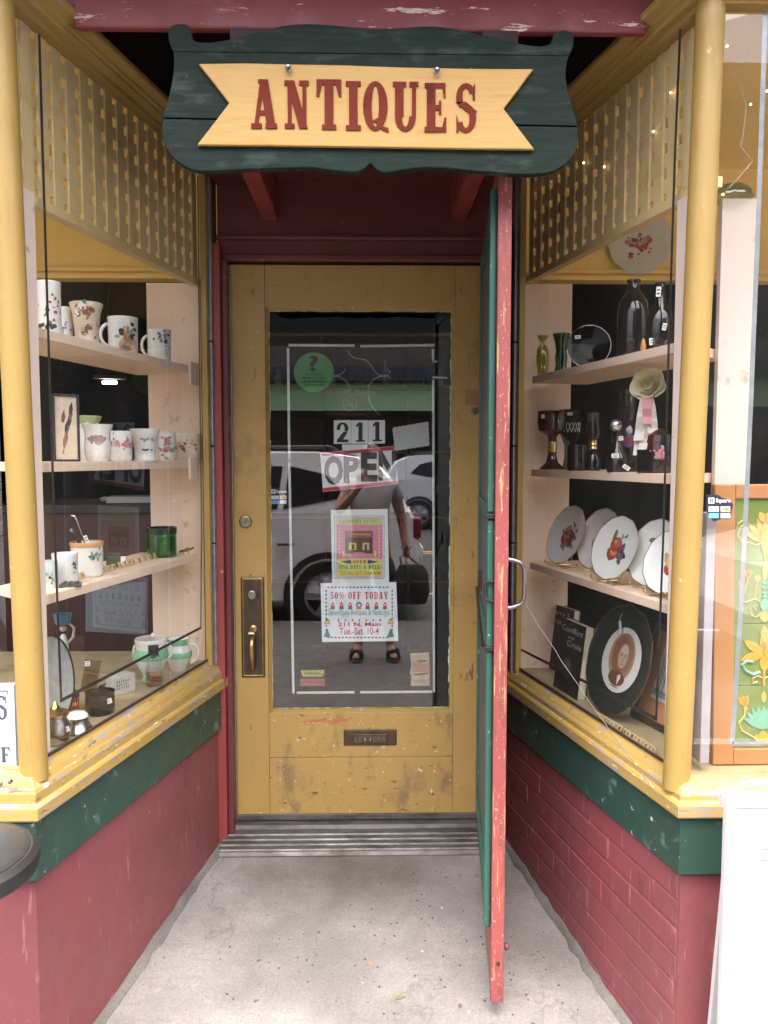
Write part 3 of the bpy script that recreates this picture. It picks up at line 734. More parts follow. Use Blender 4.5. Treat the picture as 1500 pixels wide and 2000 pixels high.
# scraped paint above the mail slot
mb = MB(); SCR = paint('scraped orange primer', (.42, .15, .06), .6, .2, [((.45, .30, .12), (1, 1, 3), 30, .55, .05), ((.7, .6, .5), (1, 1, 3), 60, .66, .03)], .4)
mb.face([(dx(x), -.0004, dz(y)) for x, y in ((576, 1412), (600, 1405), (640, 1402), (668, 1405), (690, 1401), (683, 1408), (650, 1415), (618, 1413), (590, 1415))]); mb.build('scrape', SCR, door)
# mail slot
x0, x1, z0, z1 = dx(670), dx(775), dz(1455), dz(1424)
mb = MB(); mb.box(x0, x1, -.006, -.0003, z0, z1); ms = mb.build('mail_slot', BRASS, door, bevel=.003)
MB().box(x0 + .034, x1 - .033, -.010, -.0062, z0 + .009, z1 - .016).build('flap', BRASS, ms, bevel=.002)
write('LETTERS', ms, x0 + .042, x1 - .042, z0 + .016, z1 - .025, -.0104, flat('worn bronze lettering', (.17, .14, .10), .4, .8), .02)
# handle set
x0, x1, z0, z1 = dx(470), dx(516), dz(1321), dz(1126)
ha = (x0 + x1) / 2
mb = MB(); mb.box(x0, x1, -.006, -.0003, z0, z1); hs = mb.build('handle_plate', BRASS, door, bevel=.004)
mb = MB(); q = .009
for a in ((x0 + .006, x0 + q, z0 + .006, z1 - .006), (x1 - q, x1 - .006, z0 + .006, z1 - .006), (x0 + q, x1 - q, z0 + .006, z0 + q), (x0 + q, x1 - q, z1 - q, z1 - .006)): mb.box(a[0], a[1], -.0085, -.0061, a[2], a[3])
mb.build('raised_border', BRASSL, hs, bevel=.001)
def lock(px, py, r, par):
    cx, cz = dx(px), dz(py); R = Matrix.Rotation(PI / 2, 3, 'X')
    k = MB().lathe([(0, 0.0), (r, 0), (r, .004), (r * .86, .010), (r * .72, .011), (r * .70, .008), (.0, .008)], 24, (cx, -.0003 if par is door else -.0062, cz), R).build('lock_cylinder', flat('worn nickel brass', (.30, .26, .20), .35, .9, noise=.2), par, smooth=True)
    yk = (-.0003 if par is door else -.0062) - .0085
    if par is door: MB().box(cx - .0012, cx + .0012, yk - .0012, yk, cz - .007, cz + .003).build('keyhole', INK, k)
lock(481, 1018, .0235, door); lock(492, 1160, .018, hs); lock(924, 803, .013, door)
MB().box(dx(906), dx(934), -.0012, -.0003, dz(790), dz(760)).build('filler_patch', paint('painted over patch', (.33, .17, .06), .5, .2), door)
# thumb latch and pull grip
zc_ = dz(1226)
mb = MB()
mb.lathe([(.0, 0), (.014, .0), (.013, .006), (.004, .010), (0, .010)], 16, (ha + .002, -.0065, zc_), Matrix.Rotation(PI / 2, 3, 'X'))
mb.hexa([(ha - .004, -.014, zc_ - .004), (ha + .006, -.014, zc_ - .004), (ha + .006, -.014, zc_ + .004), (ha - .004, -.014, zc_ + .004), (ha - .010, -.048, zc_ - .012), (ha + .010, -.048, zc_ - .012), (ha + .010, -.046, zc_ - .006), (ha - .010, -.046, zc_ - .006)])
mb.build('thumb_latch', BRASSL, hs, smooth=True)
zt_, zl_ = dz(1238), dz(1312)
pts = [(ha + .004, -.006, zt_ + .004), (ha + .003, -.020, zt_ - .001), (ha + .001, -.040, zt_ - .012), (ha, -.048, zt_ - .035), (ha, -.046, zt_ - .065), (ha, -.036, zt_ - .092), (ha, -.018, zl_ + .018), (ha, -.006, zl_ + .012)]
MB().tube(pts, [.008, .008, .009, .0115, .0125, .010, .008, .007], 12).build('pull_grip', BRASSL, hs, smooth=True)
# aluminium sweep at the foot
MB().box(-DX + .004, DX - .004, -.010, -.0006, -.026, -.0045).build('door_sweep', ALUD, door, bevel=.002)
MB().box(-.4602, -.4572, -.01, .02, -.03, 2.005).build('weather_strip', ALU, door)

# ------------------------------------------------------------ open screen door, hinged on the right
hx, hy, fx, fy = .437, -.045, .356, -.885
ang = math.atan2(fx - hx, -(fy - hy))
L_ = math.hypot(fx - hx, fy - hy)
scr = thing('screen_door', 'open screen door with a chipped salmon edge and green screen frame', 'door', (hx, hy, 0), 0)
scr.rotation_euler = (0, 0, math.atan2(fy - hy, fx - hx))       # local +x runs from hinge to free edge; local +y points into the entry's right side
sb, st = ony(970, 1958, -.885).z, 2.085; print('screen bottom', sb)
Tk = .034
for a, b, nm in ((0, .09, 'stile'), (L_ - .10, L_, 'stile')): MB().box(a, b, 0, Tk, sb, st).build(nm, SCRD, scr, bevel=.0025)
for a, b in ((sb, sb + .17), (1.02, 1.10), (st - .10, st)): MB().box(.0905, L_ - .1005, .0008, Tk - .0008, a, b).build('rail', SCRD, scr, bevel=.002)
gz0, gz1 = .068, 2.000
fl = -.0185
MB().box(L_ - .058, L_ - .028, fl, -.0004, ony(955, 1014, -.85).z, ony(955, 1266, -.85).z).build('screen_frame_bar', SCRG, scr, bevel=.006)
za, zb2 = ony(955, 1266, -.85).z, ony(955, 1008, -.85).z
MB().box(L_ - .058, L_ - .028, fl, -.0004, gz0, za - .008).build('screen_frame_bar', SCRG, scr, bevel=.006)
MB().box(L_ - .058, L_ - .028, fl, -.0004, zb2 + .008, gz1).build('screen_frame_bar', SCRG, scr, bevel=.006)
MB().box(.02, .07, fl * .6, -.0004, gz0, gz1).build('screen_frame_bar', SCRG, scr, bevel=.003)
for z in (gz0, za - .02, zb2 - .02, gz1 - .06):
    MB().box(.0705, L_ - .0585, fl * .7, -.0006, z, z + (.06 if z in (gz0, gz1 - .06) else .04)).build('screen_frame_bar', SCRG, scr, bevel=.003)
MESHM = flat('grey screen mesh', (.13, .14, .14), .6, .3, noise=.3)
MB().box(.071, L_ - .059, -.0035, -.0015, gz0 + .06, gz1 - .06).build('screen_mesh', MESHM, scr)
for z in (za, zb2): MB().box(L_ - .060, L_ - .020, fl - .004, -.0003, z - .007, z + .007).build('bracket', INK, scr, bevel=.002)
# latch on the inner face, screw, pull on the outer face
zl = ony(955, 1148, -.85).z
mb = MB(); mb.tube([(L_ - .02, -.002, zl + .02), (L_ - .022, -.022, zl + .018), (L_ - .024, -.024, zl), (L_ - .022, -.02, zl - .028), (L_ - .02, -.002, zl - .032)], .0042, 8); mb.build('hook_latch', INK, scr, smooth=True)
mb = MB(); mb.box(L_ - .30, L_ - .27, -.03, -.0195, zl - .05, zl + .01); mb.tube([(L_ - .29, -.034, zl - .04), (L_ - .20, -.030, zl - .11), (L_ - .10, -.024, zl - .17)], .004, 6); mb.build('door_latch', BRASS, scr)
zh1, zh0 = ony(990, 1096, -.85).z, ony(990, 1187, -.85).z
hh = .046
mb = MB(); X_ = L_ - .05
mb.tube([(X_, Tk, zh1 + .004), (X_, Tk + .018, zh1 + .001), (X_, Tk + .034, zh1 - .004), (X_, Tk + .043, zh1 - .014), (X_, Tk + hh, zh1 - .035), (X_, Tk + hh, zh0 + .03), (X_, Tk + .042, zh0 + .013), (X_, Tk + .034, zh0 + .006), (X_, Tk + .016, zh0 - .001), (X_, Tk, zh0 - .003)], .0058, 10)
mb.box(X_ - .012, X_ + .012, Tk + .0003, Tk + .004, zh1 - .012, zh1 + .036); mb.box(X_ - .012, X_ + .012, Tk + .0003, Tk + .004, zh0 - .036, zh0 + .012)
mb.build('pull_handle', CHROME, scr, smooth=True)
mb = MB(); mb.ball((L_ - .03, Tk + .008, .018), .0095); mb.build('rubber_bumper', flat('faded red rubber', (.13, .045, .05), .6), scr, smooth=True)
MB().lathe([(0, 0), (.006, 0), (.005, .003), (0, .003)], 10, (L_, Tk * .55, -.012), Matrix.Rotation(PI / 2, 3, 'Y')).build('screw', BRASS, scr)
bpy.context.view_layer.update()
hp0 = scr.matrix_world @ Vector((X_, Tk + hh, zh0 + .012))
hp1 = RS.p(RS.L - .035, -.045, .532)
pts = []
for k in range(17):
    u = k / 16; q = hp0.lerp(hp1, u); q.z -= .012 * math.sin(PI * u); q.x += .0015 * math.sin(k * 2.1); pts.append(q)
tag(MB().tube(pts, .0009, 6).build('cord', flat('grey twine', (.13, .125, .12), .8), smooth=True), 'thin grey cord tied from the screen door pull down to the right window sill', 'cord')

# ------------------------------------------------------------ hanging shop sign
SB = [(50, 110), (60, 90), (85, 82), (115, 85), (130, 105), (133, 128), (146, 142), (190, 146), (250, 138), (330, 120), (400, 100), (450, 88), (520, 82), (600, 85), (680, 93), (760, 99), (830, 98), (900, 92), (960, 90), (1020, 96), (1090, 110), (1170, 130), (1250, 148), (1310, 157), (1350, 157), (1372, 145), (1378, 120), (1395, 107), (1420, 104), (1443, 115), (1448, 140), (1442, 170), (1428, 200), (1420, 245), (1425, 300), (1440, 360), (1458, 420), (1463, 480), (1450, 530), (1420, 565), (1380, 588), (1340, 598), (1260, 600), (1180, 594), (1100, 588), (1020, 580), (950, 577), (880, 582), (820, 592), (790, 594), (770, 585), (748, 562), (730, 578), (710, 590), (680, 592), (600, 585), (540, 577), (480, 578), (400, 580), (300, 584), (220, 588), (150, 588), (105, 572), (65, 540), (40, 500), (28, 450), (32, 400), (48, 350), (62, 290), (70, 230), (68, 180), (55, 150)]
YS = -.985
def spx(u, v): q = ony(300 + u / 1.7647, v / 1.7647, YS); return q.x, q.z
sc_ = spx(748, 340)
sign = thing('shop_sign', 'dark green scrolled wooden sign with a golden ribbon panel above the entry', 'sign', (sc_[0], YS, sc_[1]))
loc = lambda u, v: (lambda q: (q[0] - sc_[0], q[1] - sc_[1]))(spx(u, v))
def smoothpoly(P, n=3):
    out = []
    N = len(P)
    for i in range(N):
        p0, p1, p2, p3 = (Vector(P[(i + k - 1) % N]) for k in range(4))
        sharp = (p1 - Vector((748, 562))).length < 30 or (p2 - Vector((748, 562))).length < 30
        for k in range(n if not sharp else 1):
            t = k / n
            out.append(tuple(.5 * ((2 * p1) + (p2 - p0) * t + (2 * p0 - 5 * p1 + 4 * p2 - p3) * t * t + (3 * p1 - p0 - 3 * p2 + p3) * t ** 3)))
    return out
full = smoothpoly(SB)
# three boards glued edge to edge: cut the outline along the joints
def clip(poly, a, b, c, keep):
    out = []
    for p, q in zip(poly, poly[1:] + poly[:1]):
        dp, dq = a * p[0] + b * p[1] + c, a * q[0] + b * q[1] + c
        if (dp * keep) >= 0: out.append(p)
        if dp * dq < 0:
            t = dp / (dp - dq); out.append((p[0] + (q[0] - p[0]) * t, p[1] + (q[1] - p[1]) * t))
    return out
j1 = (-.010, 1, -177); j2 = (-.02, 1, -403)
top = clip(full, *j1, -1); mid = clip(clip(full, j1[0], j1[1], j1[2] - 1.2, 1), *j2, -1); bot = clip(full, j2[0], j2[1], j2[2] - 5, 1)
for k, pl in enumerate((top, mid, bot)):
    MB().prism([loc(*p) for p in pl], (0.0, .0006, .0002)[k], .025).build('board', SIGNG, sign, bevel=.0022)
rb = [(158, 228), (320, 226), (480, 230), (660, 233), (850, 240), (1100, 245), (1306, 246), (1255, 315), (1204, 382), (1256, 451), (1309, 521), (1100, 519), (750, 513), (450, 509), (153, 506), (208, 435), (263, 363), (212, 296)]
MB().prism([loc(*p) for p in rb], -.0125, -.0004).build('ribbon_panel', SIGNY, sign, bevel=.0025)
LX = [(338, 428), (453, 537), (563, 648), (667, 710), (722, 806), (824, 908), (933, 1008), (1038, 1110)]
LZ = [(284, 452), (288, 452), (284, 456), (290, 458), (290, 460), (292, 462), (296, 464), (297, 466)]
rib = sign.children[-1]
for ch, (a, b), (v0, v1) in zip('ANTIQUES', LX, LZ):
    (x0, z1), (x1, z0) = loc(a, v0), loc(b, v1)
    serif(ch, sign, x0, x1, z0, z1, -.0124, SIGNR, .0035, boxes=[(x0, x1)], name='letter', eps=.00012)
for u, v in ((467, 246), (974, 255)):
    x, z = loc(u, v); mb = MB()
    mb.lathe([(0, 0), (.0075, 0), (.0075, .003), (.004, .005), (.0035, .014), (0, .015)], 12, (x, -.0126, z), Matrix.Rotation(PI / 2, 3, 'X'))
    mb.tube([(x + .006 * math.cos(a), -.022, z - .004 + .007 * math.sin(a)) for a in [k * 2 * PI / 12 for k in range(12)]], .0018, 6, True)
    mb.build('hook_bolt', CHROME, sign, smooth=True)
for u0, u1 in ((258, 385), (1138, 1262)):
    a, b = loc(u0, 200), loc(u1, 200)
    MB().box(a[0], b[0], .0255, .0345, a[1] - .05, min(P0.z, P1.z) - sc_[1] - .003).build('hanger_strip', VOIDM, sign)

# ------------------------------------------------------------ things taped to the door glass
YB = YG + .006
class Flat:
    """a paper or sticker hung flat; local x right, z up; layers step towards the street so nothing shares a plane"""
    def __init__(s, name, label, cat, px, py, y=YB, rot=0.0, group=None, th=.0006):
        P = ony(px, py, y); s.o = thing(name, label, cat, P, 0, group); s.o.rotation_euler = (0, rot, 0); s.P = P; s.y = y; s.l = 0; s.rot = rot
    def loc(s, px, py):
        q = ony(px, py, s.y) - s.P; c, n = math.cos(s.rot), math.sin(s.rot)
        return q.x * c - q.z * n, q.x * n + q.z * c
    def sheet(s, poly, mat, name='sheet', th=.0006):
        MB().prism([s.loc(*p) for p in poly], 0, th).build(name, mat, s.o); return s
    def flat(s, polys, name='print', lift=.00025):
        s.l += 1; mb = MB()
        for k, (mat, poly) in enumerate(polys):
            mb.mat(mat); mb.face([(x, -s.l * lift - k * .00002, z) for x, z in (s.loc(*p) for p in poly)])
        return mb.build(name, None, s.o, weld=False)
    def text(s, t, px0, px1, py0, py1, mat, bold=.02, ser=False, slope=0., slant=0., mirror=False):
        s.l += 1; x0, z1 = s.loc(px0, py0); x1, z0 = s.loc(px1, py1)
        f = serif if ser else write
        if ser: return serif(t, s.o, x0, x1, z0, z1, -s.l * .00025, mat, 0, slope, eps=1e-5)
        return write(t, s.o, x0, x1, z0, z1, -s.l * .00025, mat, bold, slope, slant, mirror)
R4 = lambda a, b, c, d: [(a, b), (c, b), (c, d), (a, d)]
CIRC = lambda cx, cy, r, n=28, ry=None: [(cx + r * math.cos(2 * PI * k / n), cy + (ry or r) * math.sin(2 * PI * k / n)) for k in range(n)]
def ringp(mat, cx, cy, r, w, n=28):
    return [(mat, [(cx + q * math.cos(2 * PI * k / n), cy + q * math.sin(2 * PI * k / n)) for q, k in ((r, i), (r, i + 1), (r - w, i + 1), (r - w, i))]) for i in range(n)]

F = Flat('round_sticker', 'round green tourist information sticker with a black question mark', 'sticker', 613, 727)
F.sheet(CIRC(613, 727, 39), flat('sticker green', (.07, .30, .07), .5))
F.text('?', 603, 622, 694, 725, INK, .025)
for k, t in enumerate(('Tourist Information', 'Informacion de Turismo', 'Bureau du Tourisme', 'Touristen Information')): F.text(t, 590 + (2, 0, 4, 3)[k], 640 - (6, 2, 6, 5)[k], 728 + k * 7, 733 + k * 7, INK, .02)
F = Flat('window_decal', 'faded red no smoking lettering on the door glass', 'decal', 684, 790)
NS = flat('faded red decal', (.17, .06, .05), .6)
F.text('NO SMOKING', 637, 731, 759, 772, NS, .025); F.flat(ringp(NS, 683, 789, 15, 3) + [(NS, [(673, 778), (675, 776), (694, 799), (692, 801)]), (NS, R4(672, 790, 690, 793))]); F.text('City Code, Chapter 11.02', 633, 735, 805, 813, NS, .0)
F = Flat('number_plate', 'white house number cards reading 211 on the door glass', 'number plate', 702, 846)
for a, b in ((652, 685.5), (686, 719), (719.5, 752)): F.sheet([(a, 821), (b, 820.5), (b, 866), (a, 867)], PAPER, 'card', .0008)
F.text('2', 657, 681, 825, 864, INK, ser=True); F.text('1', 695, 711, 825, 863, INK, ser=True); F.text('1', 728, 744, 824, 862, INK, ser=True)
F = Flat('paper_tab', 'plain white tab of tape under the house number', 'tape', 690, 873, YB + .003); F.sheet(R4(668, 868, 717, 880), PAPER)
F = Flat('note_card', 'blank off-white card with scalloped edges hung at the right of the door glass', 'card', 803, 853)
sc = []
A4 = [(767, 836), (836, 824), (838, 870), (772, 880)]
for (p, q) in zip(A4, A4[1:] + A4[:1]):
    n = 16 if abs(q[0] - p[0]) > 30 else 10
    for k in range(n):
        t = k / n; nx, ny = q[1] - p[1], -(q[0] - p[0]); l = math.hypot(nx, ny); b = 1.1 * (k % 2)
        sc.append((p[0] + (q[0] - p[0]) * t + nx / l * b, p[1] + (q[1] - p[1]) * t + ny / l * b))
F.sheet(sc, flat('grey white card', (.50, .53, .50), .7))
F = Flat('open_sign', 'white and red OPEN sign hung at a tilt on the door glass', 'sign', 702, 916)
F.sheet([(625, 885), (769, 871), (778, 945), (631, 961)], PAPER)
RS_ = flat('sign red', (.50, .03, .05), .5)
F.flat([(RS_, [(625.5, 885.5), (768.5, 871.5), (769.5, 879), (632, 890.5)]), (RS_, [(631, 960.5), (777.5, 944.5), (777, 939), (631, 953)])], 'stripe')
GREYI = flat('dark grey sign ink', (.04, .043, .05), .5)
for ch, poly in zip('OPEN', ((633, 670, 890, 947), (671, 701, 887, 944), (705, 737, 883, 941), (739, 774, 880, 939))):
    F.text(ch, poly[0], poly[1], poly[2], poly[3], GREYI, .045, slope=-.0)
for c in F.o.children: pass
F = Flat('card_sticker', 'dark sticker of payment card logos at the left edge of the door glass', 'sticker', 545, 970)
def card_logo(F, x, y, k, torn=None):
    DK = flat('sticker navy black', (.015, .018, .03), .5)
    F.sheet(torn or R4(x - 18 * k, y - 17 * k, x + 18 * k, y + 17 * k), DK)
    F.flat([(PAPER, R4(x - 15 * k, y - 14 * k, x - 7 * k, y - 6 * k))]); F.flat([(DK, R4(x - 13.4 * k, y - 12.4 * k, x - 8.6 * k, y - 7.6 * k))]); F.flat([(PAPER, R4(x - 12 * k, y - 11 * k, x - 10 * k, y - 9 * k))])
    F.text('Square', x - 5 * k, x + 15 * k, y - 13 * k, y - 6 * k, PAPER, .02)
    F.flat([(PAPER, R4(x - 15 * k, y - 2 * k, x - 1 * k, y + 5 * k)), (PAPER, R4(x + 1.5 * k, y - 2 * k, x + 14.5 * k, y + 5 * k)), (PR['sky'], R4(x - 15 * k, y + 7 * k, x - 1 * k, y + 14 * k)), (PAPER, R4(x + 1.5 * k, y + 7 * k, x + 14.5 * k, y + 14 * k))])
    F.text('VISA', x - 13 * k, x - 3 * k, y - .5 * k, y + 3.5 * k, PR['blue'], .01)
    F.flat([(PR['gold'], CIRC(x + 6 * k, y + 1.5 * k, 2.8 * k, 14)), (PR['orange'], CIRC(x + 10 * k, y + 1.5 * k, 2.8 * k, 14))])
card_logo(F, 545, 970, 1.0)
# the opening-hours poster
F = Flat('poster', 'tall opening hours poster with a shop photo on yellow and magenta', 'poster', 702, 1066, YB + .002)
F.sheet([(646, 996), (757, 994), (760, 1139), (649, 1142)], flat('cream paper', (.72, .73, .66), .6), 'sheet')
F.flat([(PR['sky'], R4(653, 1007, 751, 1131))]); F.flat([(PAPER, R4(655, 1009, 749, 1129))]); F.flat([(PR['magenta'], R4(657, 1010.5, 747.5, 1128))])
F.flat([(PR['lime'], R4(658.5, 1013, 746, 1024)), (PR['lime'], R4(658.5, 1091, 746, 1126)), (PR['pink'], R4(668, 1027, 737, 1086)), (PR['magenta'], R4(672, 1033, 733, 1082))])
F.text('SERENDIPITY ANTIQUES', 661, 743, 1014.5, 1022, PR['green'], ser=True)
F.flat([(flat('photo brown', (.06, .035, .03), .4), R4(674, 1036, 728, 1081))])
F.flat([(PR['brown'], R4(675, 1038, 727, 1050)), (PR['grey'], R4(674, 1036, 728, 1037.4)), (PR['gold'], R4(681, 1060, 696, 1074)), (flat('photo cream', (.5, .45, .3), .4), R4(708, 1060, 721, 1074))])
F.flat([(PR['dark'], R4(687, 1063, 692, 1073)), (PR['dark'], R4(712, 1063, 717, 1074)), (PR['grey'], R4(690, 1078, 712, 1081)), (PR['orange'], R4(690, 1042, 724, 1045))] + [(PR['yellow'], CIRC(663, 1032 + 6.6 * k, 2.2, 5)) for k in range(9)] + [(PR['yellow'], CIRC(741, 1032 + 6.6 * k, 2.2, 5)) for k in range(9)] + [(PR['yellow'], R4(669, 1076, 673, 1088)), (PR['yellow'], R4(731, 1076, 735, 1088))])
F.flat([(PR['purple'], [(664, 1097), (686, 1093), (686, 1101)]), (PR['purple'], [(740, 1097), (718, 1093), (718, 1101)])])
F.text('OPEN', 689, 715, 1094, 1100, PR['crimson'], ser=True); F.text('FIVE DAYS A WEEK', 662, 742, 1103.5, 1111, PR['green'], ser=True); F.text('TUE thru SAT 10AM-4PM', 663, 743, 1115, 1123, PR['orange'], .015)
# the holiday sale poster
def sale(F, px, py, k, mirror=False, dim=False):
    X = lambda u: px + (u - 701) * k * (-1 if mirror else 1)
    Y = lambda v: py + (v - 1196) * k
    q = lambda P: [(X(a), Y(b)) for a, b in P]
    D = flat('show-through ink', (.10, .12, .14), .7) if dim else None
    c = lambda n: D or PR[n]
    hol = []
    for i in range(17):
        x = 641 + i * 7.2
        for y in (1147, 1245): hol.append((c('tgreen') if i % 3 else c('crimson'), q([(x - 3, y), (x, y - 2.2), (x + 3, y + .6), (x, y + 2)])))
    for i in range(12):
        y = 1154 + i * 7.6
        for x in (637, 766): hol.append((c('tgreen') if i % 3 else c('crimson'), q([(x, y - 3), (x + 2, y), (x, y + 3), (x - 2, y)])))
    F.flat(hol, 'border_print')
    def T(t, a, b, y0, y1, n, **kw):
        a, b = X(a), X(b)
        F.text(t, min(a, b), max(a, b), Y(y0), Y(y1), c(n), **kw)
    m = dict(mirror=mirror)
    if mirror: T('50% OFF TODAY', 645, 758, 1157, 1170, 'crimson', bold=.03, **m)
    else: T('50% OFF TODAY', 645, 758, 1156, 1170, 'crimson', ser=True)
    fig = []
    for i in range(7):
        x = 650 + i * 17; y = 1182
        if i == 3: fig += [(c('blue'), q(CIRC(x, y - 1, 6, 14))), (c('sky'), q(CIRC(x, y - 1, 4, 10))), (c('white'), q(CIRC(x, y + .5, 2.4, 8))), (c('orange'), q(R4(x - 5, y + 4, x + 5, y + 8)))]
        else: fig += [(c('crimson'), q([(x - 4, y + 5), (x - 3, y - 2), (x, y - 7), (x + 3, y - 2), (x + 4, y + 5), (x, y + 7)])), (c('white'), q(CIRC(x, y - .5, 1.7, 7))), (c('tgreen'), q([(x - 5, y + 6), (x + 5, y + 5), (x + 3, y + 8), (x - 4, y + 8)]))]
        fig += [(c('crimson') if i != 3 else c('grey'), q([(661 + i * 13.6 - 2, 1212), (661 + i * 13.6, 1208), (661 + i * 13.6 + 2.2, 1212), (661 + i * 13.6, 1214)]))]
    for x in (639, 763):
        fig += [(c('tgreen'), q([(x - 7, 1244), (x, 1226), (x + 7, 1244)])), (c('gold'), q(R4(x - 1, 1244, x + 1, 1246))), (c('gold'), q([(x - 7, 1219), (x - 3, 1211), (x, 1215), (x + 4, 1211), (x + 7, 1219)])), (c('tgreen'), q([(x - 5, 1211), (x, 1208), (x + 5, 1211), (x, 1212)]))]
    F.flat(fig, 'figure_print')
    T('Serendipity Antiques & Nostalgia', 642, 761, 1190, 1205, 'green', bold=.0, **m)
    T('211 N. Main', 660, 744, 1215, 1223, 'crimson', bold=.03, **m)
    T('Tue.-Sat. 10-4', 663, 740, 1226, 1239, 'crimson', bold=.01, **m)
F = Flat('poster', 'wide holiday sale poster with a holly border below the opening hours poster', 'poster', 701, 1196)
F.sheet([(626, 1139), (774, 1137), (778, 1252), (629, 1254)], flat('ice blue paper', (.72, .78, .84), .5))
sale(F, 701, 1196, 1.0)
F = Flat('warning_sticker', 'small yellow and red warning sticker low on the door glass', 'sticker', 611, 1324)
F.sheet(R4(586, 1308, 635, 1340), PR['dark']); F.flat([(flat('sticker yellow', (.55, .52, .12), .5), [(588, 1310), (633, 1309), (630, 1321), (592, 1321)]), (flat('sticker dull red', (.38, .09, .09), .5), R4(586.5, 1326, 634, 1339.5))])
F.text('WARNING', 592, 629, 1311, 1319, INK, .03); F.text('Protected By', 598, 632, 1329, 1336, PR['dark'], .0); F.flat(ringp(PR['dark'], 591, 1332, 3, 1, 10))
F = Flat('torn_label', 'torn brown paper label at the lower right of the door glass', 'label', 820, 1307)
F.sheet([(801, 1276), (838, 1274), (839, 1295), (834, 1297), (839, 1299), (839, 1339), (802, 1340), (803, 1318), (800, 1316), (803, 1300)], flat('aged label paper', (.42, .33, .23), .7, noise=.2))
F.flat([(flat('label pink', (.40, .20, .16), .7), [(806, 1293), (838, 1296), (838, 1312), (806, 1313)]), (PR['brown'], [(810, 1291), (830, 1288), (836, 1292), (820, 1294)]), (PR['brown'], [(806, 1316), (838, 1313), (836, 1317), (812, 1320)]), (PR['brown'], R4(806, 1328, 834, 1329)), (PR['brown'], R4(810, 1332, 832, 1333)), (PR['brown'], R4(804, 1281, 812, 1282))])
# ------------------------------------------------------------ wares in the windows
CYL = [(0, 0), (.84, 0), (.92, .03), (.95, .1), (.97, .9), (1, .98), (.98, 1), (.92, .985), (.89, .9), (.87, .12), (0, .10)]
FLARE = [(0, 0), (.78, 0), (.80, .04), (.70, .10), (.72, .35), (.82, .75), (1, .97), (.99, 1), (.94, .98), (.78, .75), (.66, .3), (0, .12)]
SHAVE = [(0, 0), (.62, 0), (.74, .06), (.86, .22), (.86, .46), (.80, .60), (.84, .80), (.98, .97), (1, 1), (.94, .99), (.80, .80), (.74, .6), (0, .3)]
BARREL = [(0, 0), (.80, 0), (.92, .12), (1, .45), (.97, .8), (.93, 1), (.87, .99), (.9, .8), (.92, .4), (0, .1)]
def scale(prof, R, H): return [(r * R, z * H) for r, z in prof]
def rad(prof, z):
    best = 0
    for (r0, z0), (r1, z1) in zip(prof, prof[1:]):
        if z1 > z0 and z0 <= z <= z1: return r0 + (r1 - r0) * (z - z0) / (z1 - z0)
    return max(r for r, _ in prof)
def motif(mb, prof, zc, w, h, pal, n, seed, a0=0.0, spread=1.0):
    """little flowers and leaves printed on a turned pot, following its surface"""
    g = random.Random(seed)
    for k in range(n):
        u, v = g.gauss(0, .42) * w / 2 * spread, g.gauss(0, .42) * h / 2
        r = .10 * w * g.uniform(.6, 1.3); ell = g.uniform(.35, 1); th = g.uniform(0, PI)
        mb.mat(g.choice(pal)); P = []
        for q in range(7):
            t = 2 * PI * q / 7
            du, dv = r * math.cos(t), r * ell * math.sin(t)
            du, dv = du * math.cos(th) - dv * math.sin(th), du * math.sin(th) + dv * math.cos(th)
            z = zc + v + dv; R = rad(prof, z) + .0005 + .00005 * k; a = a0 + (u + du) / max(R, .004)
            P.append((R * math.sin(a), -R * math.cos(a), z))
        mb.face(P)
def handle(mb, R, H, side, z0=.2, z1=.82, out=.55, r=.004):
    pts = []
    for k in range(9):
        t = PI * k / 8
        pts.append((side * (R * .88 + R * out * math.sin(t)), 0, H * ((z0 + z1) / 2 + (z1 - z0) / 2 * math.cos(t))))
    mb.tube(pts, r, 8)
def at(s, px, py, off, z):                    # a spot behind the side glass, on a board of height z
    P = s.pix(px, py, off); return Vector((P.x, P.y, z))
def pot(name, label, cat, P, wpx, toppy, shape, mat, prints=(), hand=0, group=None, seed=1, seg=28, lean=0, inner=None):
    k = mpp(P); R = wpx * k / 2; H = top_z(P, toppy) - P.z
    o = thing(name, label, cat, P, facecam(P), group)
    prof = scale(shape, R, H)
    MB().lathe(prof, seg).build('body', mat, o, smooth=True)
    if hand:
        mb = MB(); handle(mb, R, H, hand, r=min(.005, R * .12)); mb.build('handle', mat, o, smooth=True)
    if prints:
        mb = MB()
        for (zc, w, h, pal, n, a0) in prints: motif(mb, prof, zc * H, w * R * 2, h * H, [PR[c] for c in pal], n, seed, a0)
        mb.build('floral_print', None, o, weld=False)
    return o, R, H
def top_z(P, py):                             # height at P's own distance that lands on photograph row py
    lo, hi = P.z - .2, P.z + 1.2
    for _ in range(40):
        m = (lo + hi) / 2; v = Vector((P.x, P.y, m)) - CAM
        if 1000 - FPX * v.dot(UP) / v.dot(FW) > py: lo = m
        else: hi = m
    return lo
